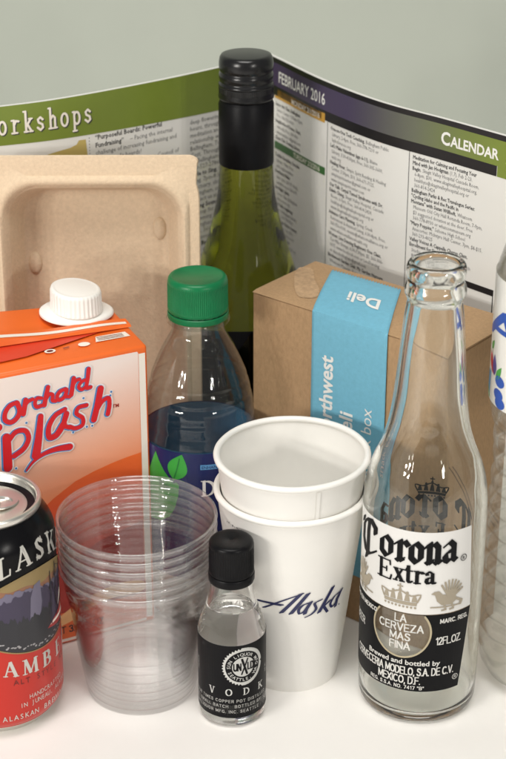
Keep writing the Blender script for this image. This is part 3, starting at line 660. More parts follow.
i.poly([(p.x, p.y) for p in catmull([(-.080, .0128, 0), (-.060, .0165, 0), (-.044, .0245, 0), (-.020, .030, 0), (-.006, .027, 0), (-.006, .022, 0), (-.030, .0215, 0), (-.050, .0135, 0), (-.080, .008, 0)], 4, True)]); i.build('fruit_print', M['peach'], fc, cb, label='pale peach slice along the bottom')
i = Ink(); i.lay = 1.4e-4; i.rect(-CW+.001, .0016, -.0053, .0034); i.build('white_stripe', M['cream'], fc, cb)
i = Ink(); i.lay = 1.4e-4; caps(i, 'NET 32 FL OZ', -.0612, .0072, .0039, .15); i.build('net_text', M['ink_dark'], fc, cb)
# logo strokes (mm): white edge, blue shade, red face
ST = [
 ([(-72.38, 151.73), (-75.98, 150.78), (-78.81, 147.05), (-78.93, 143.15), (-76.04, 141.34), (-72.64, 143.21), (-71.05, 146.79), (-72.13, 151.39)], 2.0, 2.3),
 ([(-67.57, 152.14), (-68.35, 148.39), (-69.26, 144.65)], 2.2, 2.4), ([(-68.33, 148.67), (-66.13, 151.1), (-63.89, 151.78)], 1.3, 1.6),
 ([(-59.23, 151.35), (-61.41, 151.82), (-62.78, 149.5), (-61.96, 146.99), (-59.18, 147.26)], 1.5, 1.7),
 ([(-55.34, 156.76), (-56.71, 151.97), (-57.8, 147.25)], 2.0, 2.2), ([(-57.09, 150.01), (-54.73, 152.71), (-53.23, 152.1), (-53.27, 148.75), (-51.63, 148.25)], 1.5, 1.7),
 ([(-46.05, 153.77), (-49.16, 152.97), (-50.82, 150.41), (-49.95, 148.32), (-47.11, 149.32), (-45.57, 152.2)], 1.7, 1.7), ([(-45.51, 153.36), (-45.98, 149.66), (-44.05, 148.95)], 1.7, 1.5),
 ([(-41.33, 158.88), (-42.24, 154.42), (-43.16, 149.93)], 2.0, 2.2), ([(-42.24, 154.42), (-40.29, 157.21), (-38.31, 157.67)], 1.3, 1.6),
 ([(-34.13, 156.79), (-37.26, 155.99), (-38.92, 153.42), (-37.46, 151.64), (-34.57, 153.08)], 1.5, 1.5), ([(-33.04, 162.39), (-33.84, 157.02), (-34.63, 151.92), (-32.36, 152.02)], 2.0, 1.6),
 ([(-82.95, 139.97), (-89.72, 140.04), (-92.4, 133.46), (-87.95, 126.44), (-89.69, 120.93), (-92.5, 120.01)], 4.0, 3.6),
 ([(-79.01, 133.51), (-79.14, 125.12), (-79.3, 116.22)], 4.0, 4.4), ([(-78.06, 131.23), (-73.67, 135.53), (-68.87, 135.03), (-67.34, 130.54), (-69.86, 125.49), (-75.61, 122.06)], 2.2, 2.4),
 ([(-60.21, 141.33), (-61.78, 130.76), (-63.95, 119.63)], 2.6, 4.4),
 ([(-46.89, 142.51), (-52.33, 140.17), (-56.3, 133.96), (-56.05, 128.26), (-52.66, 128.68), (-48.15, 134.21)], 1.9, 3.2), ([(-46.33, 139.73), (-47.91, 133.56), (-44.91, 131.39)], 2.8, 1.8),
 ([(-35.06, 142.28), (-39.61, 141.8), (-40.88, 138.82), (-37.64, 135.43), (-37.81, 131.59), (-41.84, 130.4), (-44.88, 131.98)], 1.8, 1.9),
 ([(-27.06, 150.01), (-29.13, 141.29), (-31.47, 133.16)], 3.2, 3.0), ([(-29.55, 138.11), (-26.21, 142.73), (-23.02, 143.82), (-22.6, 139.86), (-23.67, 134.72)], 1.7, 2.2),
 ([(-69.56, 112.09), (-65.38, 116.66), (-59.32, 119.74), (-52.22, 120.79), (-45.45, 120.42)], .5, 3.2)]
DOT = [(-67.92, 139.38), (-36.56, 146.6), (-21.18, 146.99), (-21.73, 145.0), (-32.47, 129.79), (-35.47, 129.86), (-43.08, 128.29), (-74.96, 114.73)]
ln = {'logo_edge': (M['logo_white'], 1.20, (0, 0)), 'logo_shade': (M['logo_blue'], .64, (-.36, -.1)), 'logo_letters': (M['logo_red'], .22, (.1, .05))}
for q, (nm, (m, g, d)) in enumerate(ln.items()):
    i = Ink(); i.lay = 2.2e-4+q*1.6e-4; i.step = 1e-6
    for pts, a, b in ST: i.brush([(x*.001, y*.001) for x, y in pts], a*.001, b*.001, grow=g*.001, dx=d[0]*.001, dy=d[1]*.001)
    if q == 0:
        for x, y in DOT: i.disc(x*.001, y*.001, .00105, 12)
    if q == 1:
        for x, y in DOT: i.disc(x*.001, y*.001, .00062, 12)
    i.build(nm, m, fc, ct)
i = Ink(); i.lay = 2e-4; i.text('TM', -.0207, .1372, .0028, bold=.02); i.build('trade_mark', M['deep_red'], fc, cb)
i = Ink(); i.lay = 2e-4; i.text('et', -.0835, .1623, .0042, sx=.9); i.build('small_print', M['deep_red'], fc, cb)
# top: folded seam ridge, printed flap, cap
zt = CH
ftop = lambda x, y, l: Vector((x, y, zt+lift(x, y)+.0002+l))
i = Ink(); i.poly([(-CW+.002, .0245), (-.018, .0230), (-.0045, .0262), (-.030, .0190), (-.062, .0105), (-CW+.002, .0085)]); i.build('top_print', M['red_card'], ftop, cb)
i = Ink(); i.lay = 4e-5; i.poly([(-.0235, .0125), (-.0040, .0130), (-.0048, .0185), (-.0215, .0180)]); i.disc(-.0300, .0125, .0032, 24, .0021); i.disc(-.0490, .0115, .0030, 24, .0018); i.build('top_code_patch', M['cream'], ftop, cb)
i = Ink(); i.lay = 8e-5
for k in range(3): i.rect(-.0215, .0138+k*.0014, -.0070, .0144+k*.0014)
i.poly([(-.0415, .0115), (-.0380, .0120), (-.0385, .0128), (-.0420, .0122)]); i.disc(-.0490, .0115, .0018, 20, .001); i.build('top_code', M['can_maroon'], ftop, cb)
bm = bmesh.new(); rows = []
for k in range(25):
    t = k/24; x = -CW+.001+(CW-.0005)*t; h = .0010+.0030*(1-t)**1.1+.0006*math.sin(t*9); y = .0270; zt = CH+lift(x, y)
    rows.append([bm.verts.new(p) for p in ((x, y-.0048-.001*(1-t), zt+.0003), (x, y-.0035-.002*(1-t), zt+h), (x, y+.0035, zt+h+.0006), (x, y+.0045, zt+.0003))])
for a, b in zip(rows[:-1], rows[1:]):
    for k in range(4): bm.faces.new((a[k], b[k], b[(k+1) % 4], a[(k+1) % 4]))
bm.faces.new(rows[0]); bm.faces.new(rows[-1]); bmesh.ops.recalc_face_normals(bm, faces=bm.faces[:])
obj('seam_ridge', bm, M['orange_card'], ct, True, 40)
i = Ink()
def ridge(x, y, l):
    zt = CH+lift(x, .0270); t = (x+CW-.001)/(CW-.0005); h = .0010+.0030*(1-t)**1.1+.0006*math.sin(t*9); y0 = -.0035-.002*(1-t); s = (y-y0)/(.0035-y0)
    return Vector((x, .0270+y, zt+h+.0006*s+.0002+l))
i.poly([(-CW+.002, -.0030), (-CW+.002, .0004), (-.0012, -.0004), (-.0012, -.0028)]); i.build('seam_edge', M['cream'], ridge, ct, .004)
zt = CH; CX, CY = -.0215, .0450; tilt = lambda x, y: .0008+lift(x, y)
bm = lathe_bm([(0, .0), (.0195, .0), (.0203, .0006), (.0202, .0016), (.0190, .0024), (.0150, .0030), (.0138, .0034), (0, .0034)], 72)
for v in bm.verts: v.co = Vector((CX+v.co.x, CY+v.co.y*.76, zt+tilt(CX+v.co.x, CY+v.co.y*.76)+v.co.z))
obj('cap_flange', bm, M['white_cap'], ct, True, 50)
fl = lambda a, z: 1-(.030*(0.5+.5*math.cos(a*36)) if .004 < z < .0135 else 0)
bm = lathe_bm([(.0120, .003), (.0140, .0034), (.0142, .0045), (.0138, .0052), (.0136, .0130), (.0130, .0146), (.0118, .0152), (.0112, .0149), (.0108, .0150), (0, .0151)], 216, rmod=fl)
for v in bm.verts: v.co = Vector((CX+v.co.x, CY+v.co.y, zt+tilt(CX+v.co.x, min(CDp, CY+v.co.y))+v.co.z))
obj('screw_cap', bm, M['white_cap'], ct, True, 60)

# ------------------------------------------------------------------ water bottle with green cap
pb = thing('water_bottle', (-.0289, .0655, 0), 'clear plastic water bottle with green cap and navy leaf label behind the cups', 'water bottle')
ribs = []
pp = [(.0, .004), (.016, .001), (.026, .0012), (.0302, .006), (.0315, .014), (.0316, .040), (.0316, .085), (.0316, .1005), (.0314, .108), (.0309, .1125), (.0302, .1165), (.0296, .122), (.0291, .1275), (.0283, .1325), (.0275, .1365), (.0266, .1405), (.0256, .1445), (.0240, .1490), (.0214, .1555), (.0188, .1610), (.0160, .1660), (.0143, .1695), (.0137, .1730), (.0135, .1765)]
P = [(p.x, p.y) for p in catmull([(r, z, 0) for r, z in pp[1:]], 4)]
def ringmod(r, z):
    for zc in (.1425, .1345, .1265, .1185): r -= .0005*math.exp(-((z-zc)/.0009)**2)
    return r
P = [(ringmod(r, z), z) for r, z in P]
bm = lathe_bm([(0, .005)]+P+[(.0125, .1765)]+[(r-.0004, z) for r, z in reversed(P)][1:]+[(0, .0055)], 96)
obj('bottle_body', bm, M['pet'], pb, True, 60)
bm = lathe_bm([(.0120, .1752), (.0166, .1755), (.0170, .1764), (.0166, .1773), (.0120, .1776)], 72); obj('neck_ring', bm, M['pet'], pb, True, 50)
kn = lambda a, z: 1-(.030*(0.5+.5*math.cos(a*96)) if z > .1840 and z < .1970 else 0)
bm = lathe_bm([(.0140, .1778), (.0160, .1779), (.0162, .1785), (.0161, .1808), (.0158, .1811), (.0140, .1812)], 90); obj('tamper_band', bm, M['green_cap'], pb, True, 40)
bm = lathe_bm([(.0140, .1818), (.0158, .1819), (.0160, .1826), (.0160, .1836), (.0160, .1845), (.0159, .1965), (.0158, .1974), (.0154, .1992), (.0146, .2003), (.0132, .2006), (.0128, .2003), (0, .2004)], 480, rmod=kn); obj('bottle_cap', bm, M['green_cap'], pb, True, 60)
bm = lathe_bm([(.0142, .1808), (.0154, .1809), (.0154, .1821), (.0142, .1822)], 60, rmod=lambda a, z: 1-.06*(math.sin(a*23) > .2)); obj('cap_bridges', bm, mat('dark_green_gap', (.01, .07, .03), .5), pb)
rfp = prof_radius(P)
i = Ink(); i.rect(-math.pi*.0316, .035, math.pi*.0316, .1120); i.build('label', M['navy_label'], wrap(.0317, .0316, 0, 2e-4), pb, .002)
i = Ink(); i.rect(-math.pi*.0316, .035, math.pi*.0316, .1120); i.build('label_lining', M['teal_label'], wrap(.0309, .0316, 0, -1e-4), pb, .002)
d2 = lambda a: a*math.pi/180*.0316
FP = wrap(.0317, .0316, 0, 3e-4)
def leaf(ink, x0, y0, x1, y1, wd):
    dx, dy = x1-x0, y1-y0; A = []; B = []
    for k in range(11):
        t = k/10; s = wd*math.sin(math.pi*t**.8); A.append((x0+dx*t-dy*s, y0+dy*t+dx*s)); B.append((x0+dx*t+dy*s, y0+dy*t-dx*s))
    ink.poly(A+list(reversed(B))[1:-1])
i = Ink(); i.poly([(d2(-58), .0945), (d2(-50), .1040), (d2(-45.5), .1092), (d2(-41), .1040), (d2(-35), .0990), (d2(-29), .0955), (d2(-27), .0940), (d2(-24), .0930), (d2(-22), .0940), (d2(-19), .0925), (d2(-20), .086), (d2(-24), .078), (d2(-30), .072), (d2(-40), .068), (d2(-58), .066)]); leaf(i, d2(-24.5), .0955, d2(-15.5), .1112, .34); i.build('leaf_print', M['leaf_green'], FP, pb, .002)
i = Ink(); i.lay = 1e-4; i.nib([(d2(-25), .0945), (d2(-21), .1015), (d2(-18), .1085)], .0006, .0006, 0); i.disc(d2(-38), .0905, .0022); i.disc(d2(-32), .0895, .0018); i.build('leaf_vein', M['leaf_dark'], FP, pb, .002)
i = Ink(); i.rect(d2(2), .1027, d2(62), .1056); i.build('label_band', M['mark_lblue'], FP, pb, .002)
i = Ink(); i.lay = 1e-4; i.text('ENHANCED WITH MINERALS', d2(3), .1032, .0024, bold=.01); i.build('label_text', M['navy_label'], FP, pb, .002)
i = Ink(); x = d2(2.5)
for ch in 'DASANI': x += serif(i, ch, x, .0868, .0092, 1.0)+.0006
i.build('label_name', M['white_print'], FP, pb, .002)

# ------------------------------------------------------------------ paper cups, one inside the other
def paper_cup(z, label):
    t = thing('paper_cup', (.0199, .0042, z), label, 'paper cup', group='paper cups nested together')
    o = [(.0240, .0002), (.0252, .0), (.0254, .0008), (.0262, .0079), (.0380, .1045), (.0384, .1078)]
    ins = [(.0376, .1078), (.0373, .1045), (.0255, .0079), (.0250, .0072), (0, .0070)]
    ph = 1.1 if z else 2.6; wob = lambda a, q: 1+q/.11*(.0045*math.cos(2*a+ph)+.0016*math.cos(5*a+ph)+.0008*math.cos(11*a))
    bm = lathe_bm([(0, .0062), (.0244, .0062), (.0246, .0005), (.0249, .0)]+o[1:]+ins, 96, rmod=wob); obj('cup_wall', bm, M['cup_white'], t, True, 40)
    ring = [(.0384+.0017*math.cos(R(a)), .1088+.0017*math.sin(R(a))) for a in range(0, 360, 30)]
    bm = lathe_bm(ring+ring[:1], 96, rmod=wob); bmesh.ops.remove_doubles(bm, verts=bm.verts[:], dist=1e-6); obj('rolled_rim', bm, M['cup_white'], t, True, 80)
    rf = lambda q: .0252+q*.0127/.1045
    i = Ink(); i.poly([(-.0011, .004), (.0006, .004), (.0006, .1065), (-.0011, .1065)])
    i.build('side_seam', M['cup_white'], wrap(rf, .034, 19 if z else 150, 4.4e-4), t, .002)
    return t, rf
inner, _ = paper_cup(.0195, 'plain white paper cup set inside the one printed Alaska, rim uppermost')
outer_cup, rfc = paper_cup(0, 'white paper cup with navy Alaska print standing on the table')
AL = dict(w1=([(-33.6, 58.4), (-20.5, 58.7), (-9.3, 58.2)], .0021), w2=([(-26.7, 54.8), (-11.3, 60.3), (0, 63.6), (8.6, 65.6)], .0019), leg=([(7.4, 65.6), (-1.6, 59.3), (-10, 53.3)], .0024), l=([(13.9, 65.3), (6.3, 59.2), (-1.3, 52.9)], .0024),
  a=([(15.7, 59.3), (9.9, 58.3), (5.8, 55.2), (6.6, 52.9), (10.2, 53.8), (15.4, 58.5)], .0014), a2=([(17, 59.8), (12.7, 55.2), (11.6, 52.4)], .0020), s=([(27.1, 59.7), (20.6, 58.4), (22.3, 54.6), (18.3, 51.8), (12.7, 50.3)], .0015),
  k=([(38.3, 65.6), (31.8, 58.7), (25.5, 51.7)], .0022), k2=([(36.6, 57.4), (30, 54.9), (34.8, 50.5)], .0016), b=([(48.9, 60), (41.5, 58.7), (37.3, 54.8), (40, 52.6), (44.2, 54), (48.8, 58.8)], .0014), b2=([(50.8, 61), (45.6, 56.7), (44.5, 51.6)], .0020))
i = Ink(); u = lambda a: R(a)*.0325
for nm, (pts, wd) in AL.items(): i.nib([(u(a), z*.001) for a, z in pts], wd, .0006, 20, 5 if nm in ('a', 's', 'b', 'w2') else 0)
i.disc(u(49.2), .0518, .0005, 12)
i.build('cup_print', M['navy_print'], wrap(rfc, .0325, 0, 2.5e-4), outer_cup, .0015)
i = Ink()
for k in range(9): i.rect(u(-62+k*2.6), .0985+(k % 3)*.0003, u(-62+k*2.6)+.0006+.0003*(k % 2), .0992+(k % 2)*.0004)
i.build('tiny_print', M['ink'], wrap(rfc, .0325, 0, 2.5e-4), outer_cup, .0015)

# ------------------------------------------------------------------ stack of clear plastic cups
LB = ['topmost clear plastic cup of the nested stack, its whole rim showing', 'clear plastic cup second from the top of the nested stack', 'clear plastic cup third from the top of the nested stack', 'clear plastic cup fourth from the top of the nested stack', 'clear plastic cup just above the bottom one of the stack', 'bottom clear plastic cup of the stack, standing on the table']
def cup_profile(j):
    o = [(.0270, .0006), (.0279, .0), (.0288, .0010), (.0290, .0030), (.0296, .0050), (.0331, .0280), (.0354, .0490), (.0362, .0560), (.0369, .0566), (.0374, .0590), (.0373, .0610), (.0379, .0622), (.0383, .0650), (.0382, .0668), (.0387, .0680), (.0392, .0715), (.0393, .0735)]
    rim = [(.0399, .0738), (.0405, .0744), (.0408, .0754), (.0405, .0763), (.0398, .0765), (.0391, .0760)]
    ins = [(r-.00042, z) for r, z in reversed(o[3:])]
    return [(0, .0016), (.0250, .0012)]+o+rim+ins+[(.0270, .0020), (.0250, .0018), (0, .0022)]
bm = lathe_bm(cup_profile(0), 96, matf=lambda z: 1 if z > .0732 else 0)
me = bpy.data.meshes.new('cup_body'); bm.to_mesh(me); bm.free()
for p in me.polygons: p.use_smooth = True
me.set_sharp_from_angle(angle=R(70)); me.materials.append(M['clear_cup']); me.materials.append(M['clear_rim'])
for k in range(6):
    z = (5-k)*.00535
    t = thing('plastic_cup', (-.0585+random.uniform(-.0003, .0003), -.0129+random.uniform(-.0003, .0003), z), LB[k], 'plastic cup', R(random.uniform(0, 360)), 'clear plastic cups nested in a stack')
    o = bpy.data.objects.new('cup_body', me); col.objects.link(o); o.parent = t

# ------------------------------------------------------------------ mini spirit bottle
mb = thing('miniature_bottle', (-.0107, -.0354, 0), 'small clear vodka miniature with black cap and black label in front of the cups', 'small bottle')
mo = [(.0125, .0004), (.0150, .0006), (.0166, .0022), (.0172, .0050), (.0172, .0300), (.0172, .0490), (.0169, .0525), (.0160, .0560), (.0147, .0595), (.0134, .0635), (.0122, .0680), (.0112, .0725), (.0106, .0765), (.0102, .0790), (.0098, .0800)]
P = [(p.x, p.y) for p in catmull([(r, z, 0) for r, z in mo], 5)]
bm = lathe_bm([(0, .0016), (.010, .0012)]+P+[(.0098, .0960), (0, .0960)], 96)
cav = [(0, .0640), (.0085, .0641), (.0108, .0648), (.0102, .0672), (.0088, .0725), (.0080, .0770), (.0074, .0800), (.0072, .0940), (0, .0942)]
b2 = lathe_bm(cav, 96); bmesh.ops.reverse_faces(b2, faces=b2.faces[:])
tmp = bpy.data.meshes.new('cavity'); b2.to_mesh(tmp); b2.free(); bm.from_mesh(tmp); bpy.data.meshes.remove(tmp)
obj('glass_body', bm, M['vodka_glass'], mb, True, 50)
kn = lambda a, z: 1-((.034*(0.5+.5*math.cos(a*60)) if .0856 < z < .0985 else 0))
bm = lathe_bm([(.0100, .0790), (.0114, .0791), (.0116, .0797), (.0116, .0830), (.0113, .0834), (.0100, .0835)], 72); obj('tamper_band', bm, M['black_plastic'], mb, True, 40)
bm = lathe_bm([(.0100, .0838), (.0113, .0839), (.0114, .0845), (.0113, .0850), (.0113, .0858), (.0112, .0984), (.0112, .0990), (.0109, .1005), (.0101, .1014), (.0090, .1016), (.0012, .1016), (.0008, .1012), (0, .1012)], 240, rmod=kn); obj('bottle_cap', bm, M['black_plastic'], mb, True, 60)
rfm = prof_radius(P); d3 = lambda a: R(a)*.0172
i = Ink(); i.rect(d3(-182), .0068, d3(156), .0503); i.build('label', M['black_label'], wrap(.0172, .0172, 0, 1.8e-4), mb, .0015)
i = Ink(); i.rect(d3(-182), .0068, d3(156), .0503); i.build('label_lining', M['white_print'], wrap(.0172, .0172, 0, 0.6e-4), mb, .0015)
FM = wrap(.0172, .0172, 0, 3.0e-4); ex, ey = d3(20), .0375
i = Ink(); n = 40; i.poly([(ex+(.0112 if k % 2 else .0103)*math.cos(math.pi*k/n)*.98, ey+(.0112 if k % 2 else .0103)*math.sin(math.pi*k/n)) for k in range(2*n)]); i.build('emblem_disc', M['silver_print'], FM, mb, .0015)
i = Ink(); i.lay = 6e-5; i.ring(ex, ey, .0092, .0034); i.build('emblem_ring', M['black_label'], FM, mb, .0015)
i = Ink(); i.lay = 1.2e-4; i.arc_text('SUN LIQUOR MFG', ex, ey, .0066, .0025, 90, -14.0, bold=.010); i.arc_text('SEATTLE, WA', ex, ey, .0084, .0025, 270, 13.0, inward=True, bold=.012); i.build('emblem_text', M['silver_print'], FM, mb, .0015)
i = Ink(); i.lay = 8e-5; caps(i, 'UN', ex-.0049, ey-.0019, .0039, .17, sx=.62); i.nib([(ex-.0008, ey+.0046), (ex+.0018, ey-.0044)], .0010, .0007, 0); i.nib([(ex+.0022, ey+.0046), (ex-.0010, ey-.0044)], .0006, .0006, 0); caps(i, 'LD', ex+.0023, ey-.0019, .0039, .17, sx=.62); i.build('emblem_text', M['black_label'], FM, mb, .0015)
i = Ink()
for k, ch in enumerate('VODKA'): serif(i, ch, d3(-37+k*29.8-3.5), .0205, .0041, 1.0, .16, .06)
i.build('label_name', M['silver_print'], FM, mb, .0015)
i = Ink()
i.step = 5e-7
for k, t in enumerate(['FOUR TIMES COPPER POT DISTILLED', 'SMALL BATCH   BOTTLED BY', 'SUN LIQUOR MFG. INC. SEATTLE']): caps(i, t, d3(-80 if k != 1 else -62), .0163-k*.0031, .0016, .16, sp=.42)
caps(i, 'PREMIUM', d3(-68), .030, .0012, .15, rot=math.pi/2, sp=.4); caps(i, '50 ML', d3(72), .028, .0012, .15, rot=math.pi/2, sp=.4)
i.build('label_text', M['grey_print'], FM, mb, .0015)
# raised glass lettering on the shoulder
i = Ink(); i.text('50 ML', 0, .0690, .0052, 'CENTER', bold=.006, sx=.95, res=2)
o = i.build('embossed_text', M['vodka_glass'], wrap(rfm, .0120, 0, .0001), mb, .0015)
o.modifiers.new('relief', 'SOLIDIFY').thickness = .0006

# ------------------------------------------------------------------ clear beer bottle
bb = thing('beer_bottle', (.0856, -.0200, 0), 'empty clear glass Corona Extra beer bottle, printed label, standing at right front', 'beer bottle')
co = [(.0240, .0006), (.0285, .0014), (.0301, .0042), (.0305, .0100), (.0308, .0300), (.0309, .0700), (.0309, .1080), (.0307, .1170), (.0300, .1245), (.0286, .1320), (.0262, .1395), (.0232, .1470), (.0206, .1555), (.0190, .1640), (.0178, .1740), (.0167, .1850), (.0158, .1960), (.0150, .2060), (.0141, .2150), (.0133, .2210), (.0131, .2232), (.0137, .2248), (.0145, .2266), (.0146, .2288), (.0140, .2310), (.0134, .2326), (.0133, .2342), (.0138, .2358), (.0141, .2376), (.0140, .2396), (.0132, .2416), (.0119, .2424)]
ci = [(.0106, .2416), (.0099, .2390), (.0096, .2340), (.0098, .2250), (.0110, .2120), (.0126, .1960), (.0146, .1740), (.0160, .1640), (.0178, .1555), (.0206, .1470), (.0237, .1395), (.0261, .1320), (.0274, .1245), (.0281, .1170), (.0283, .1080), (.0284, .0250), (.0284, .0120), (.0278, .0072), (.0258, .0048), (.0200, .0040), (.0120, .0044)]
Po = [(p.x, p.y) for p in catmull([(r, z, 0) for r, z in co], 4)]; Pi = [(p.x, p.y) for p in catmull([(r, z, 0) for r, z in ci], 4)]
bm = lathe_bm([(0, .0018), (.0120, .0015), (.0200, .0009)]+Po+Pi+[(0, .0048)], 144)
obj('glass_body', bm, M['glass'], bb, True, 60)
rfb = prof_radius(Po); RB = .0309; d4 = lambda a: R(a)*RB
LF = wrap(rfb, RB, 0, 1.2e-4)
aL, aR = -97, 42
ztop, zmid, zbot = .1142, .0677, .0216
def edge(a, z): return (d4(a), z)
i = Ink(); i.poly([edge(aL, zmid), edge(aR+4, zmid), edge(aR-1, ztop), edge(aL, ztop)]); i.build('label_white_panel', mat('white_label_paint', (.70, .69, .67), .45), LF, bb, .0015)
cx, cyy, cr = d4(-24), .0568, .0158
i = Ink()
# black panel with a round opening
N = 64; outerp = []; cirp = []
for k in range(N+1):
    a = 2*math.pi*k/N; c, s = math.cos(a), math.sin(a); cirp.append((cx+cr*c, cyy+min(cr*s, zmid-cyy-.0006)))
    X0, X1, Y0, Y1 = d4(aL)-cx, d4(aR+4)-cx, zbot-cyy, zmid-cyy-.0004
    t = min([q for q in ((X1/c if c > 1e-9 else X0/c if c < -1e-9 else 9), (Y1/s if s > 1e-9 else Y0/s if s < -1e-9 else 9))])
    ox, oy = cx+t*c, cyy+t*s
    if ox > cx: ox -= (zmid-oy)/(zmid-zbot)*.0055*max(0, (ox-cx)/(X1))
    outerp.append((ox, oy))
corners = [(d4(aL), zbot), (d4(aL), zmid-.0004), (d4(aR+4), zmid-.0004), (d4(aR+4)-.0055, zbot)]
for k in range(N): i.P.append(([cirp[k], outerp[k], outerp[k+1], cirp[k+1]], 2e-6))
# corner fills
for (qx, qy) in corners:
    best = None
    for k in range(N):
        a_, b_ = outerp[k], outerp[k+1]
        if abs(a_[0]-b_[0]) > 1e-5 and abs(a_[1]-b_[1]) > 1e-5:
            dd = min(abs(a_[0]-qx)+abs(a_[1]-qy), abs(b_[0]-qx)+abs(b_[1]-qy))
            if best is None or dd < best[0]: best = (dd, a_, b_)
    if best: i.P.append(([best[1], best[2], (qx, qy)], 2e-6))
i.build('label_black_panel', M['black_label'], LF, bb, .0015)
LT = wrap(rfb, RB, 0, 2.6e-4)
def up(pts): return [p for p in pts if p[1] <= zmid+.0002]
i = Ink()
for k in range(N):
    a, b = 2*math.pi*k/N, 2*math.pi*(k+1)/N
    q = [(cx+r*math.cos(t), cyy+r*math.sin(t)) for r, t in ((cr+.0001, a), (cr+.0001, b), (cr-.0009, b), (cr-.0009, a))]
    if max(p[1] for p in q) <= zmid: i.P.append((q, 4e-6))
i.build('medallion_ring', mat('old_gold_print', (.42, .36, .24), .4), LT, bb, .0015)
# blackletter name
BL = {'C': [[(.98, 1.38), (.72, 1.62), (.36, 1.50), (.12, 1.15), (.10, .52), (.30, .10), (.62, -.02), (1.0, .28)], [(.58, 1.58), (.52, 1.0), (.52, .10)], [(.98, 1.40), (.98, 1.12)], [(.12, 1.5), (.02, 1.25)], [(.52, .12), (.40, -.28)]],
      'o': [[(.36, 1.0), (.10, .78), (.10, .22), (.40, 0)], [(.36, 1.0), (.64, .78), (.64, .22), (.40, 0)]],
      'r': [[(-.02, .80), (.20, 1.0), (.20, .10), (.34, 0)], [(.06, .06), (.20, -.02), (.36, .1)], [(.22, .76), (.44, 1.0), (.62, .80)]],
      'n': [[(-.02, .80), (.18, 1.0), (.18, .10), (.30, 0)], [(.04, .08), (.18, -.02), (.32, .1)], [(.20, .76), (.46, 1.0), (.66, .80), (.66, .10), (.82, .02)], [(.52, .08), (.66, -.02)]],
      'a': [[(.08, .82), (.34, 1.0), (.60, .80), (.60, .12), (.76, .02)], [(.60, .56), (.26, .50), (.08, .32), (.12, .08), (.32, 0), (.58, .22)]]}
i = Ink(); s = 1.0; x = d4(-79)
for ch, xx, yy, sc, wx in (('C', -79.5, .0925, .0118, 1.22), ('o', -48.3, .0972, .0110, .98), ('r', -31.0, .0972, .0110, .98), ('o', -18.2, .0972, .0110, .84), ('n', -3.2, .0974, .0110, .84), ('a', 12.6, .0976, .0110, .84)):
    for stn in BL[ch]: i.nib([(d4(xx)+p[0]*sc*wx*.92, yy+p[1]*sc) for p in stn], sc*.29, sc*.075, 40)
EXT = {'E': ([[(.20, 0), (.20, 1.45)]], [[(.02, 1.42), (.72, 1.42)], [(.72, 1.44), (.74, 1.14)], [(.20, .74), (.54, .74)], [(.54, .58), (.54, .90)], [(.02, .04), (.76, .04)], [(.76, .04), (.82, .38)]]),
       'x': ([[(.12, .96), (.62, .04)]], [[(.60, .94), (.14, .06)], [(.0, .96), (.30, .96)], [(.46, .96), (.74, .96)], [(-.02, .04), (.26, .04)], [(.46, .04), (.78, .04)]]),
       't': ([[(.26, 1.30), (.26, .16), (.38, .04)]], [[(.04, .94), (.54, .94)], [(.36, .04), (.56, .16)], [(.10, .96), (.26, 1.3)]]),
       'r': ([[(.22, .96), (.22, 0)], [(.48, .90), (.62, .80)]], [[(.04, .94), (.24, .94)], [(.04, .04), (.44, .04)], [(.22, .66), (.40, .92), (.58, .92)]]),
       'a': ([[(.52, .78), (.52, .12), (.64, .04)], [(.14, .78), (.18, .70)], [(.18, .42), (.12, .18), (.26, .04)]], [[(.12, .80), (.32, .96), (.52, .80)], [(.52, .52), (.24, .46), (.14, .3)], [(.26, .04), (.50, .20)], [(.62, .04), (.74, .1)]])}
for ch, xx, yy, sc, wx in (('E', -50, .0846, .0074, 1.36), ('x', -32.2, .0852, .0074, .95), ('t', -22, .0853, .0074, .95), ('r', -13.6, .0854, .0074, 1.0), ('a', -3.9, .0855, .0074, 1.0)):
    for stn in EXT[ch][0]: i.nib([(d4(xx)+p[0]*sc*wx, yy+p[1]*sc) for p in stn], sc*.24, sc*.09, 10)
    for stn in EXT[ch][1]: i.nib([(d4(xx)+p[0]*sc*wx, yy+p[1]*sc) for p in stn], sc*.11, sc*.10, 0)
i.ring(d4(33), .0978, .0019, .0004, 24); i.text('R', d4(33)-.0008, .0969, .0024, bold=.02)
i.build('brand_name', M['black_label'], LT, bb, .0015)
# crown and two griffin-like birds in taupe
def crown(ink, x, y, s):
    ink.poly([(x-s*.92, y+s*.02), (x+s*.92, y+s*.02), (x+s*.95, y+s*.22), (x-s*.95, y+s*.22)])
    for k in range(5):
        xx = x+(-.8+.4*k)*s; hh = (.62, .78, .92, .78, .62)[k]*s
        ink.poly([(xx-.16*s, y+.26*s), (xx+.16*s, y+.26*s), (xx+.10*s, y+.34*s+hh*.35), (xx, y+hh*.95), (xx-.10*s, y+.34*s+hh*.35)])
        ink.disc(xx, y+hh, s*.085, 12)
    ink.nib([(x-s*.95, y+s*.26), (x-s*1.12, y+s*.74), (x-s*.6, y+s*.62), (x, y+s*.86), (x+s*.6, y+s*.62), (x+s*1.12, y+s*.74), (x+s*.95, y+s*.26)], s*.07, s*.07, 0, 3)
    for k in range(9): ink.disc(x+(-.85+.2125*k)*s, y-s*.10, s*.07, 8)
    ink.nib([(x, y+s*1.0), (x, y+s*1.26)], s*.08, s*.08, 0); ink.nib([(x-s*.12, y+s*1.14), (x+s*.12, y+s*1.14)], s*.08, s*.08, 0)
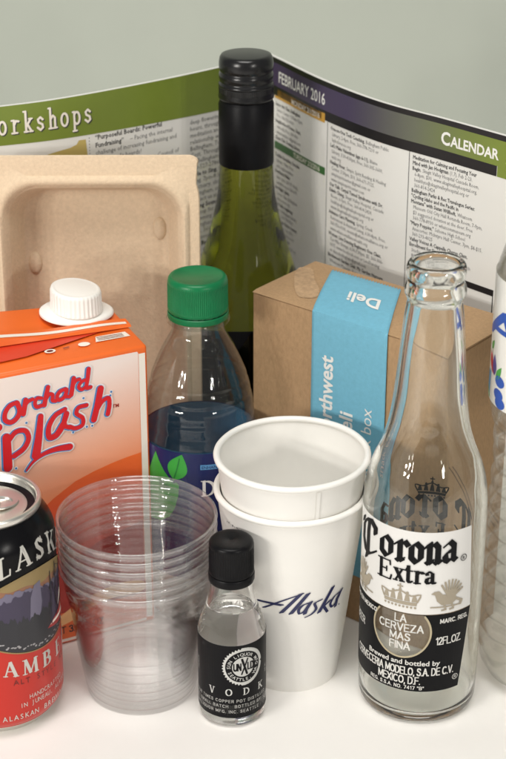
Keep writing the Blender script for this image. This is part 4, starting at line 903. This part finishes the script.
def bird(ink, x, y, s, f):
    def q(px, py): return (x+px*s*f, y+py*s)
    ink.poly([q(.0, .30), q(.18, .12), (q(.52, .10)), q(.78, .26), q(.70, .46), q(.44, .52), q(.20, .56), q(.06, .72), q(-.10, .70), q(-.22, .60), q(-.08, .56)])
    for k in range(8):
        a = 20+k*16; ink.nib([q(.50+.10*math.cos(R(a)), .40+.06*math.sin(R(a))), q(.50+.52*math.cos(R(a)), .46+.66*math.sin(R(a)))], s*.06, s*.06, 0)
    for px in (.26, .56): ink.nib([q(px, .16), q(px+.08, -.08), q(px-.06, -.10)], s*.06, s*.06, 0)
    ink.nib([q(-.2, .05), q(.9, .02)], s*.07, s*.05, 0); ink.nib([q(.74, .3), q(.98, .16), q(.92, .02)], s*.09, s*.07, 0)
i = Ink(); crown(i, d4(-25.5), .0722, .0092); bird(i, d4(8.5), .0712, .0138, 1); bird(i, d4(-62), .0712, .0138, -1)
i.build('emblems', M['taupe'], LT, bb, .0015)
i = Ink()
i.step = 5e-7
for k, t in enumerate(['LA', 'CERVEZA', 'MAS', 'FINA']): caps(i, t, cx, .0622-k*.0053, .0041, .145, 'CENTER', 1.02, .22)
caps(i, '12FL.OZ.', d4(10.0), .0497, .0041, .13, sx=.78, sp=.16)
caps(i, 'BEER', d4(-87), .0497, .0042, .13, sx=.86)
caps(i, 'MARC. REG.', d4(13), .0622, .0022, .2, sx=1.0, sp=.26); caps(i, 'HECHO EN MEXICO', d4(-97), .0627, .0022, .2, sp=.26)
i.text('Brewed and bottled by', d4(-22), .0374, .0040, 'CENTER', bold=.022, sx=1.06)
caps(i, 'CERVECERIA MODELO, S.A. DE C.V.', d4(-25.5), .0316, .0042, .135, 'CENTER', .70, .20)
caps(i, 'MEXICO, D.F.', d4(-24), .0263, .0041, .135, 'CENTER', .78, .20)
caps(i, 'REG. S.S.A. NO. 7417 "B"', d4(-27), .0230, .0019, .16, 'CENTER', 1.0, .3)
i.ring(d4(31), .0284, .0017, .0003, 24); caps(i, 'R', d4(31)-.0005, .0276, .0016)
i.build('label_text', mat('label_lettering', (.62, .61, .58), .45), LT, bb, .0015)
# the print on the back of the bottle, seen reversed through the glass
LBk0 = wrap(rfb, RB, 167, -1.2e-4); LBk = lambda x, y, l: LBk0(x, y-.0075, -l)
i = Ink(); crown(i, d4(0), .1085, .0085); i.build('back_print', M['black_label'], LBk, bb, .0015)
LBk1 = wrap(rfb, RB, 175, -1.2e-4); LBk = lambda x, y, l: LBk1(x, y-.0085, -l); i = Ink()
for ch, xx, yy, sc, wx in (('C', -58, .0915, .0118, 1.05), ('o', -25, .0972, .0112, 1.02), ('r', -5, .0972, .0112, 1.0), ('o', 10.0, .0972, .0112, .96), ('n', 25, .0974, .0112, .86), ('a', 41.0, .0976, .0112, .74)):
    for stn in BL[ch]: i.nib([(d4(xx)+p[0]*sc*wx*.92, yy+p[1]*sc) for p in stn], sc*.29, sc*.075, 40)
for ch, xx, yy, sc in (('E', -24, .0836, .0074), ('x', -6.5, .0842, .0074), ('t', 6.5, .0843, .0074), ('r', 16.0, .0844, .0074), ('a', 25.6, .0845, .0074)):
    for stn in EXT[ch][0]: i.nib([(d4(xx)+p[0]*sc*.98, yy+p[1]*sc) for p in stn], sc*.24, sc*.09, 10)
    for stn in EXT[ch][1]: i.nib([(d4(xx)+p[0]*sc*.98, yy+p[1]*sc) for p in stn], sc*.11, sc*.10, 0)
i.build('back_print', M['black_label'], LBk, bb, .0015)

# ------------------------------------------------------------------ beer can
cn = thing('beer_can', (-.1312, -.0305, 0), 'black and red Alaskan Amber beer can at the left edge', 'beer can')
RC = .0331
prof = [(.0, .009), (.019, .006), (.0225, .0012), (.0240, .0), (.0256, .0010), (.0290, .0058), (.0318, .0090), (.0329, .0125), (RC, .0160), (RC, .1040), (.0328, .1065), (.0318, .1095), (.0302, .1128), (.0283, .1158), (.0270, .1176), (.0262, .1186)]
Pc = prof[:6]+[(p.x, p.y) for p in catmull([(r, z, 0) for r, z in prof[5:]], 4)][1:]
bm = lathe_bm(Pc+[(.0240, .1180), (0, .1165)], 128, matf=lambda z: 1 if z < .0050 else 0); obj('can_body', bm, [M['can_black'], M['alu']], cn, True, 50)
rimp = [(.0258, .1178), (.0268, .1186), (.0274, .1200), (.0274, .1216), (.0268, .1225), (.0258, .1226), (.0250, .1218), (.0245, .1195), (.0240, .1176), (.0236, .1160), (.0226, .1153), (.0216, .1160), (.0208, .1174), (.0200, .1179), (.0120, .1181), (0, .1182)]
bm = lathe_bm([(p.x, p.y) for p in catmull([(r, z, 0) for r, z in rimp], 4)], 96); obj('can_lid', bm, M['alu'], cn, True, 70)
bm = bmesh.new()
for k, (ra, rb, h) in enumerate([(1, 1, .0010), ]):
    pass
def tab_loop(w, l, z): return [(w*math.cos(2*math.pi*k/32)*(1 if math.sin(2*math.pi*k/32) > 0 else .86), l*math.sin(2*math.pi*k/32), z) for k in range(32)]
V = [[bm.verts.new(p) for p in tab_loop(a, b, z)] for a, b, z in ((.0050, .0090, .0004), (.0076, .0122, .0006), (.0080, .0126, .0012), (.0076, .0122, .0018), (.0056, .0096, .0016), (.0052, .0092, .0010))]
for a, b in zip(V, V[1:]+V[:1]):
    for k in range(32): bm.faces.new((a[k], a[(k+1) % 32], b[(k+1) % 32], b[k]))
bmesh.ops.recalc_face_normals(bm, faces=bm.faces[:])
b3 = lathe_bm([(0, -.0004), (.0035, -.0004), (.0036, .0012), (.0028, .0018), (0, .0019)], 24); tmp = bpy.data.meshes.new('rivet'); b3.to_mesh(tmp); b3.free(); bm.from_mesh(tmp)
for f in bm.faces: pass
M4 = Matrix.Translation((.004, 0, .1184)) @ Matrix.Rotation(R(-68), 4, 'Z') @ Matrix.Rotation(R(-6), 4, 'X')
bmesh.ops.transform(bm, matrix=M4, verts=bm.verts[:]); obj('pull_tab', bm, M['alu'], cn, True, 50)
bm = bmesh.new(); L1 = [(.0095*math.cos(R(a))*1.0-.0100, .0080*math.sin(R(a)), .11835) for a in range(0, 360, 12)]; L2_ = [((x+.0100)*.93-.0100, y*.93, z-.0001) for x, y, z in L1]; L3 = [((x+.0100)*1.06-.0100, y*1.06, z-.0003) for x, y, z in L1]
V = [[bm.verts.new(p) for p in l] for l in (L3, L1, L2_)]
for a, b in zip(V[:-1], V[1:]):
    for k in range(len(a)): bm.faces.new((a[k], a[(k+1) % len(a)], b[(k+1) % len(a)], b[k]))
obj('score_line', bm, M['alu'], cn, True)
rfk = prof_radius([(r, z) for r, z in Pc[6:]]); CA = 57.0; d5 = lambda a: R(a-CA)*RC
FCn = lambda off: wrap(rfk, RC, CA, off)
arcT = lambda a: .0945-.0075*((a-52)/45)**2
arcB = lambda a: .0488+.0062*((a-CA)/46)**2
A_ = list(range(-3, 118, 3))
i = Ink()
for k in range(180):
    a, b = -123+k*2, -121+k*2; f = lambda q: arcB(q) if -4 <= q <= 118 else .0590
    za, zb = [[.0062+.0005*j for j in range(22)]+[.030, f(q)] for q in (a, b)]
    for (p0, q0), (p1, q1) in zip(zip(za[:-1], zb[:-1]), zip(za[1:], zb[1:])): i.P.append(([(d5(a), p0), (d5(b), q0), (d5(b), q1), (d5(a), p1)], 1e-6))
i.build('red_panel', M['can_red'], FCn(1.3e-4), cn, None)
# mural: sky, mountains, shore, ship
def band(f_lo, f_hi, m, off, nm, a0=-3, a1=117):
    i = Ink(); st_ = [a0+(a1-a0)*k/60 for k in range(61)]
    for a, b in zip(st_[:-1], st_[1:]):
        la, lb, ha, hb = [max(arcB(q)+.0004, min(arcT(q)-.0004, f(q))) for f, q in ((f_lo, a), (f_lo, b), (f_hi, a), (f_hi, b))]
        if ha-la > 1e-5 or hb-lb > 1e-5: i.P.append(([(d5(a), la), (d5(b), lb), (d5(b), hb), (d5(a), ha)], 1e-6))
    return i.build(nm, m, FCn(off), cn, None)
hash_n = lambda a, k: math.sin(a*.61+k)*.5+math.sin(a*1.73+k*2.1)*.3+math.sin(a*3.9+k*.7)*.2
band(arcB, arcT, M['can_amber'], 1.5e-4, 'mural_sky')
band(lambda a: .0868+.0008*math.sin(a*.2)-.00010*(a-40)*.5, arcT, M['can_gold'], 1.9e-4, 'mural_sky')
band(arcB, lambda a: .0840+.0022*math.sin((a-10)*.075)+.0011*hash_n(a, 1), M['can_lilac'], 2.3e-4, 'mural_mountains')
band(arcB, lambda a: .0822+.0020*math.sin((a-25)*.09)+.0016*hash_n(a, 3), M['can_violet'], 2.7e-4, 'mural_mountains')
band(arcB, lambda a: .0700+.0026*hash_n(a, 5)+.001*math.sin(a*.11), M['can_dark'], 3.1e-4, 'mural_forest', -3, 66)
i = Ink(); i.poly([(d5(41), .0655), (d5(52), .0655), (d5(55), .075), (d5(54), .0875), (d5(47), .0862), (d5(43), .0800)]); i.build('mural_glacier', M['can_lilac'], FCn(2.9e-4), cn, .0015)
band(arcB, lambda a: .0555+.0008*hash_n(a*2, 5), M['can_dark'], 3.2e-4, 'mural_shore')
i = Ink()
for k in range(46):
    a = -2+k*2.5+random.uniform(-.8, .8); zb = arcB(a)+.0016+random.uniform(0, .0026); i.disc(d5(a), zb, random.uniform(.0005, .0010), 9, random.uniform(.0003, .0006))
i.build('mural_foam', M['foam'], FCn(3.7e-4), cn, .0015)
i = Ink(); i.poly([(d5(60), .0572), (d5(78), .0545), (d5(116), .0530), (d5(116), .0690), (d5(100), .0660), (d5(82), .0618), (d5(70), .0600)]); i.build('mural_ship', M['hull_red'], FCn(3.5e-4), cn, .0015)
i = Ink(); i.poly([(d5(80), .0640), (d5(86), .0700), (d5(100), .0735), (d5(100), .0720), (d5(88), .0670)]); i.poly([(d5(64), .0580), (d5(116), .0560), (d5(116), .0585), (d5(70), .0592)]); i.build('mural_ship', M['cream'], FCn(3.9e-4), cn, .0015)
i = Ink()
for a, z0, z1 in ((67, .058, .088), (77, .06, .0905), (92, .062, .089)): i.nib([(d5(a), z0), (d5(a+.8), z1)], .0007, .0005, 0)
for a, z in ((77, .0835), (77, .0755), (77, .0690), (67, .079), (92, .08), (67, .069)): i.disc(d5(a), z, .0013, 10, .0011)
for a, b in (((67, .086), (82, .061)), ((77, .090), (96, .064)), ((77, .0885), (62, .062)), ((92, .088), (112, .066)), ((77, .089), (92, .084))): i.nib([(d5(a[0]), a[1]), (d5(b[0]), b[1])], .0003, .0003, 0)
i.build('mural_rigging', M['can_dark'], FCn(4.2e-4), cn, .0015)
i = Ink()
for f, o in ((arcT, 0), (arcB, 0)):
    i.nib([(d5(a), f(a)+o) for a in range(-3, 118, 4)], .0005, .0007, 90)
i.build('mural_border', M['can_gold'], FCn(3.9e-4), cn, .0015)
def arched(word, h, f, step, ink, sx=1.0, thick=.17):
    n = len(word)
    for k, ch in enumerate(word):
        ac = CA+step*(k-(n-1)/2); adv = SERIF[ch][0]; sl = (f(ac+2)-f(ac-2))/(d5(ac+2)-d5(ac-2))
        def fn(p, ac=ac, adv=adv, sl=sl):
            dx = (p[0]-adv/2)*h*sx; return (d5(ac)+dx, f(ac)+p[1]*h+dx*sl)
        serif(ink, ch, 0, 0, h, sx, thick, .055, fn)
i = Ink(); arched('ALASKAN', .0112, lambda a: .0988-.0032*((a-52)/30)**2, 18.0, i, .92, .19); i.build('brand_name', M['can_silver'], FCn(3e-4), cn, .001)
i = Ink(); arched('AMBER', .0086, lambda a: .0372+.0022*((a-CA)/40)**2-.0005, 18.2, i, .98, .20); i.build('beer_name', M['can_silver'], FCn(3e-4), cn, .001)
def arched_text(ink, t, a_c, f, size, stepdeg, **k):
    n = len(t)
    for j, ch in enumerate(t):
        if ch == ' ': continue
        ac = a_c+stepdeg*(j-(n-1)/2); ink.text(ch, d5(ac), f(ac), size, 'CENTER', **k)
i = Ink(); arched_text(i, 'ALT STYLE ALE', CA, lambda a: .0318+.0016*((a-CA)/40)**2, .0044, 5.4, bold=-.004); i.build('style_text', M['can_maroon'], FCn(3e-4), cn, .001)
i = Ink(); arched_text(i, 'HANDCRAFTED', CA, lambda a: .0222, .0038, 3.9, sx=.8); arched_text(i, 'IN JUNEAU, ALASKA', CA, lambda a: .0184, .0038, 3.6, sx=.8); arched_text(i, 'ALASKAN BREWING CO.', CA, lambda a: .0118, .0046, 4.9, sx=.8, bold=.004); i.build('maker_text', M['can_silver'], FCn(3e-4), cn, .001)

# ------------------------------------------------------------------ ribbed water bottle at the right edge
rb = thing('ribbed_bottle', (.1503, -.003, 0), 'clear ribbed plastic water bottle with white label, cut by the right edge', 'water bottle')
def rr_(z):
    pts = [(.0005, .020), (.004, .0255), (.012, .0300), (.022, .0318), (.060, .0322), (.095, .0315), (.125, .0300), (.150, .0312), (.160, .0330), (.166, .0337), (.225, .0337), (.232, .0332), (.240, .0310), (.252, .0260), (.264, .0190), (.272, .0140), (.285, .0128)]
    for (a, ra), (b, rb_) in zip(pts[:-1], pts[1:]):
        if z <= b: return ra+(rb_-ra)*(z-a)/(b-a)
    return pts[-1][1]
zs = [.0005+.0012*k for k in range(int(.284/.0012)+1)]
prof = []
for z in zs:
    r = rr_(z)
    if .028 < z < .152: r -= .0019*(0.5+.5*math.cos((z-.03)/.0118*2*math.pi))**3
    prof.append((r, z))
swirl = lambda a, z: 1-(.020*(0.5+.5*math.sin(a*10+z*90)) if .030 < z < .155 else 0)
bm = lathe_bm([(0, .006), (.012, .003)]+prof+[(r-.0006, z) for r, z in reversed(prof)]+[(0, .0066)], 120, rmod=swirl)
obj('bottle_body', bm, M['pet_ribbed'], rb, True, 60)
bm = lathe_bm([(.0120, .284), (.0150, .2842), (.0152, .285), (.0150, .299), (.0140, .301), (0, .301)], 72); obj('bottle_cap', bm, M['white_cap'], rb, True, 50)
d6 = lambda a: R(a+7)*.0337
i = Ink(); i.poly([(-3.1415*.0337, .1640), (3.1415*.0337, .1640), (3.1415*.0337, .2300), (-3.1415*.0337, .2300)]); i.build('label', M['white_print'], wrap(.0338, .0337, 0, 2e-4), rb, .002)
FW = wrap(.0338, .0337, 0, 3.4e-4)
i = Ink()
i.nib([(d6(-99), .2000), (d6(-72), .2130)], .0038, .003, 10); i.nib([(d6(-72), .2130), (d6(-60), .2000)], .0038, .003, 10); i.nib([(d6(-90), .2040), (d6(-65), .2040)], .0028, .0026, 0); i.build('label_print', M['mark_blue'], FW, rb, .0015, label='blue letter A')
for a, z in ((-74, .178), (-75, .171), (-72, .167)):
    i = Ink(); i.disc(d6(a), z, .0042, 16, .0030); i.build('label_print', M['mark_blue'], FW, rb, .0015)
i = Ink(); i.poly([(d6(-96), .1895), (d6(-91), .1880), (d6(-83), .1790), (d6(-90), .1800), (d6(-97), .1840)]); i.build('label_print', M['tab_red'], FW, rb, .0015, label='red petal print')
i = Ink(); leaf(i, d6(-84), .179, d6(-85), .190, .22); i.build('label_print', mat('violet_mark_print', (.10, .07, .28), .4), FW, rb, .0015)
i = Ink(); leaf(i, d6(-94), .191, d6(-88), .1965, .25); i.build('label_print', M['mark_green'], FW, rb, .0015)
i = Ink(); i.nib([(d6(-104), .178), (d6(-103), .170), (d6(-94), .1655)], .0014, .0014, 0); i.build('label_print', M['mark_green'], FW, rb, .0015)
i = Ink(); leaf(i, d6(-80), .178, d6(-72), .186, .2); i.build('label_print', M['mark_green'], FW, rb, .0015)
i = Ink(); i.poly([(d6(-100), .1790), (d6(-92), .1790), (d6(-94), .1670), (d6(-101), .1700)]); i.build('label_print', M['mark_lblue'], FW, rb, .0015)
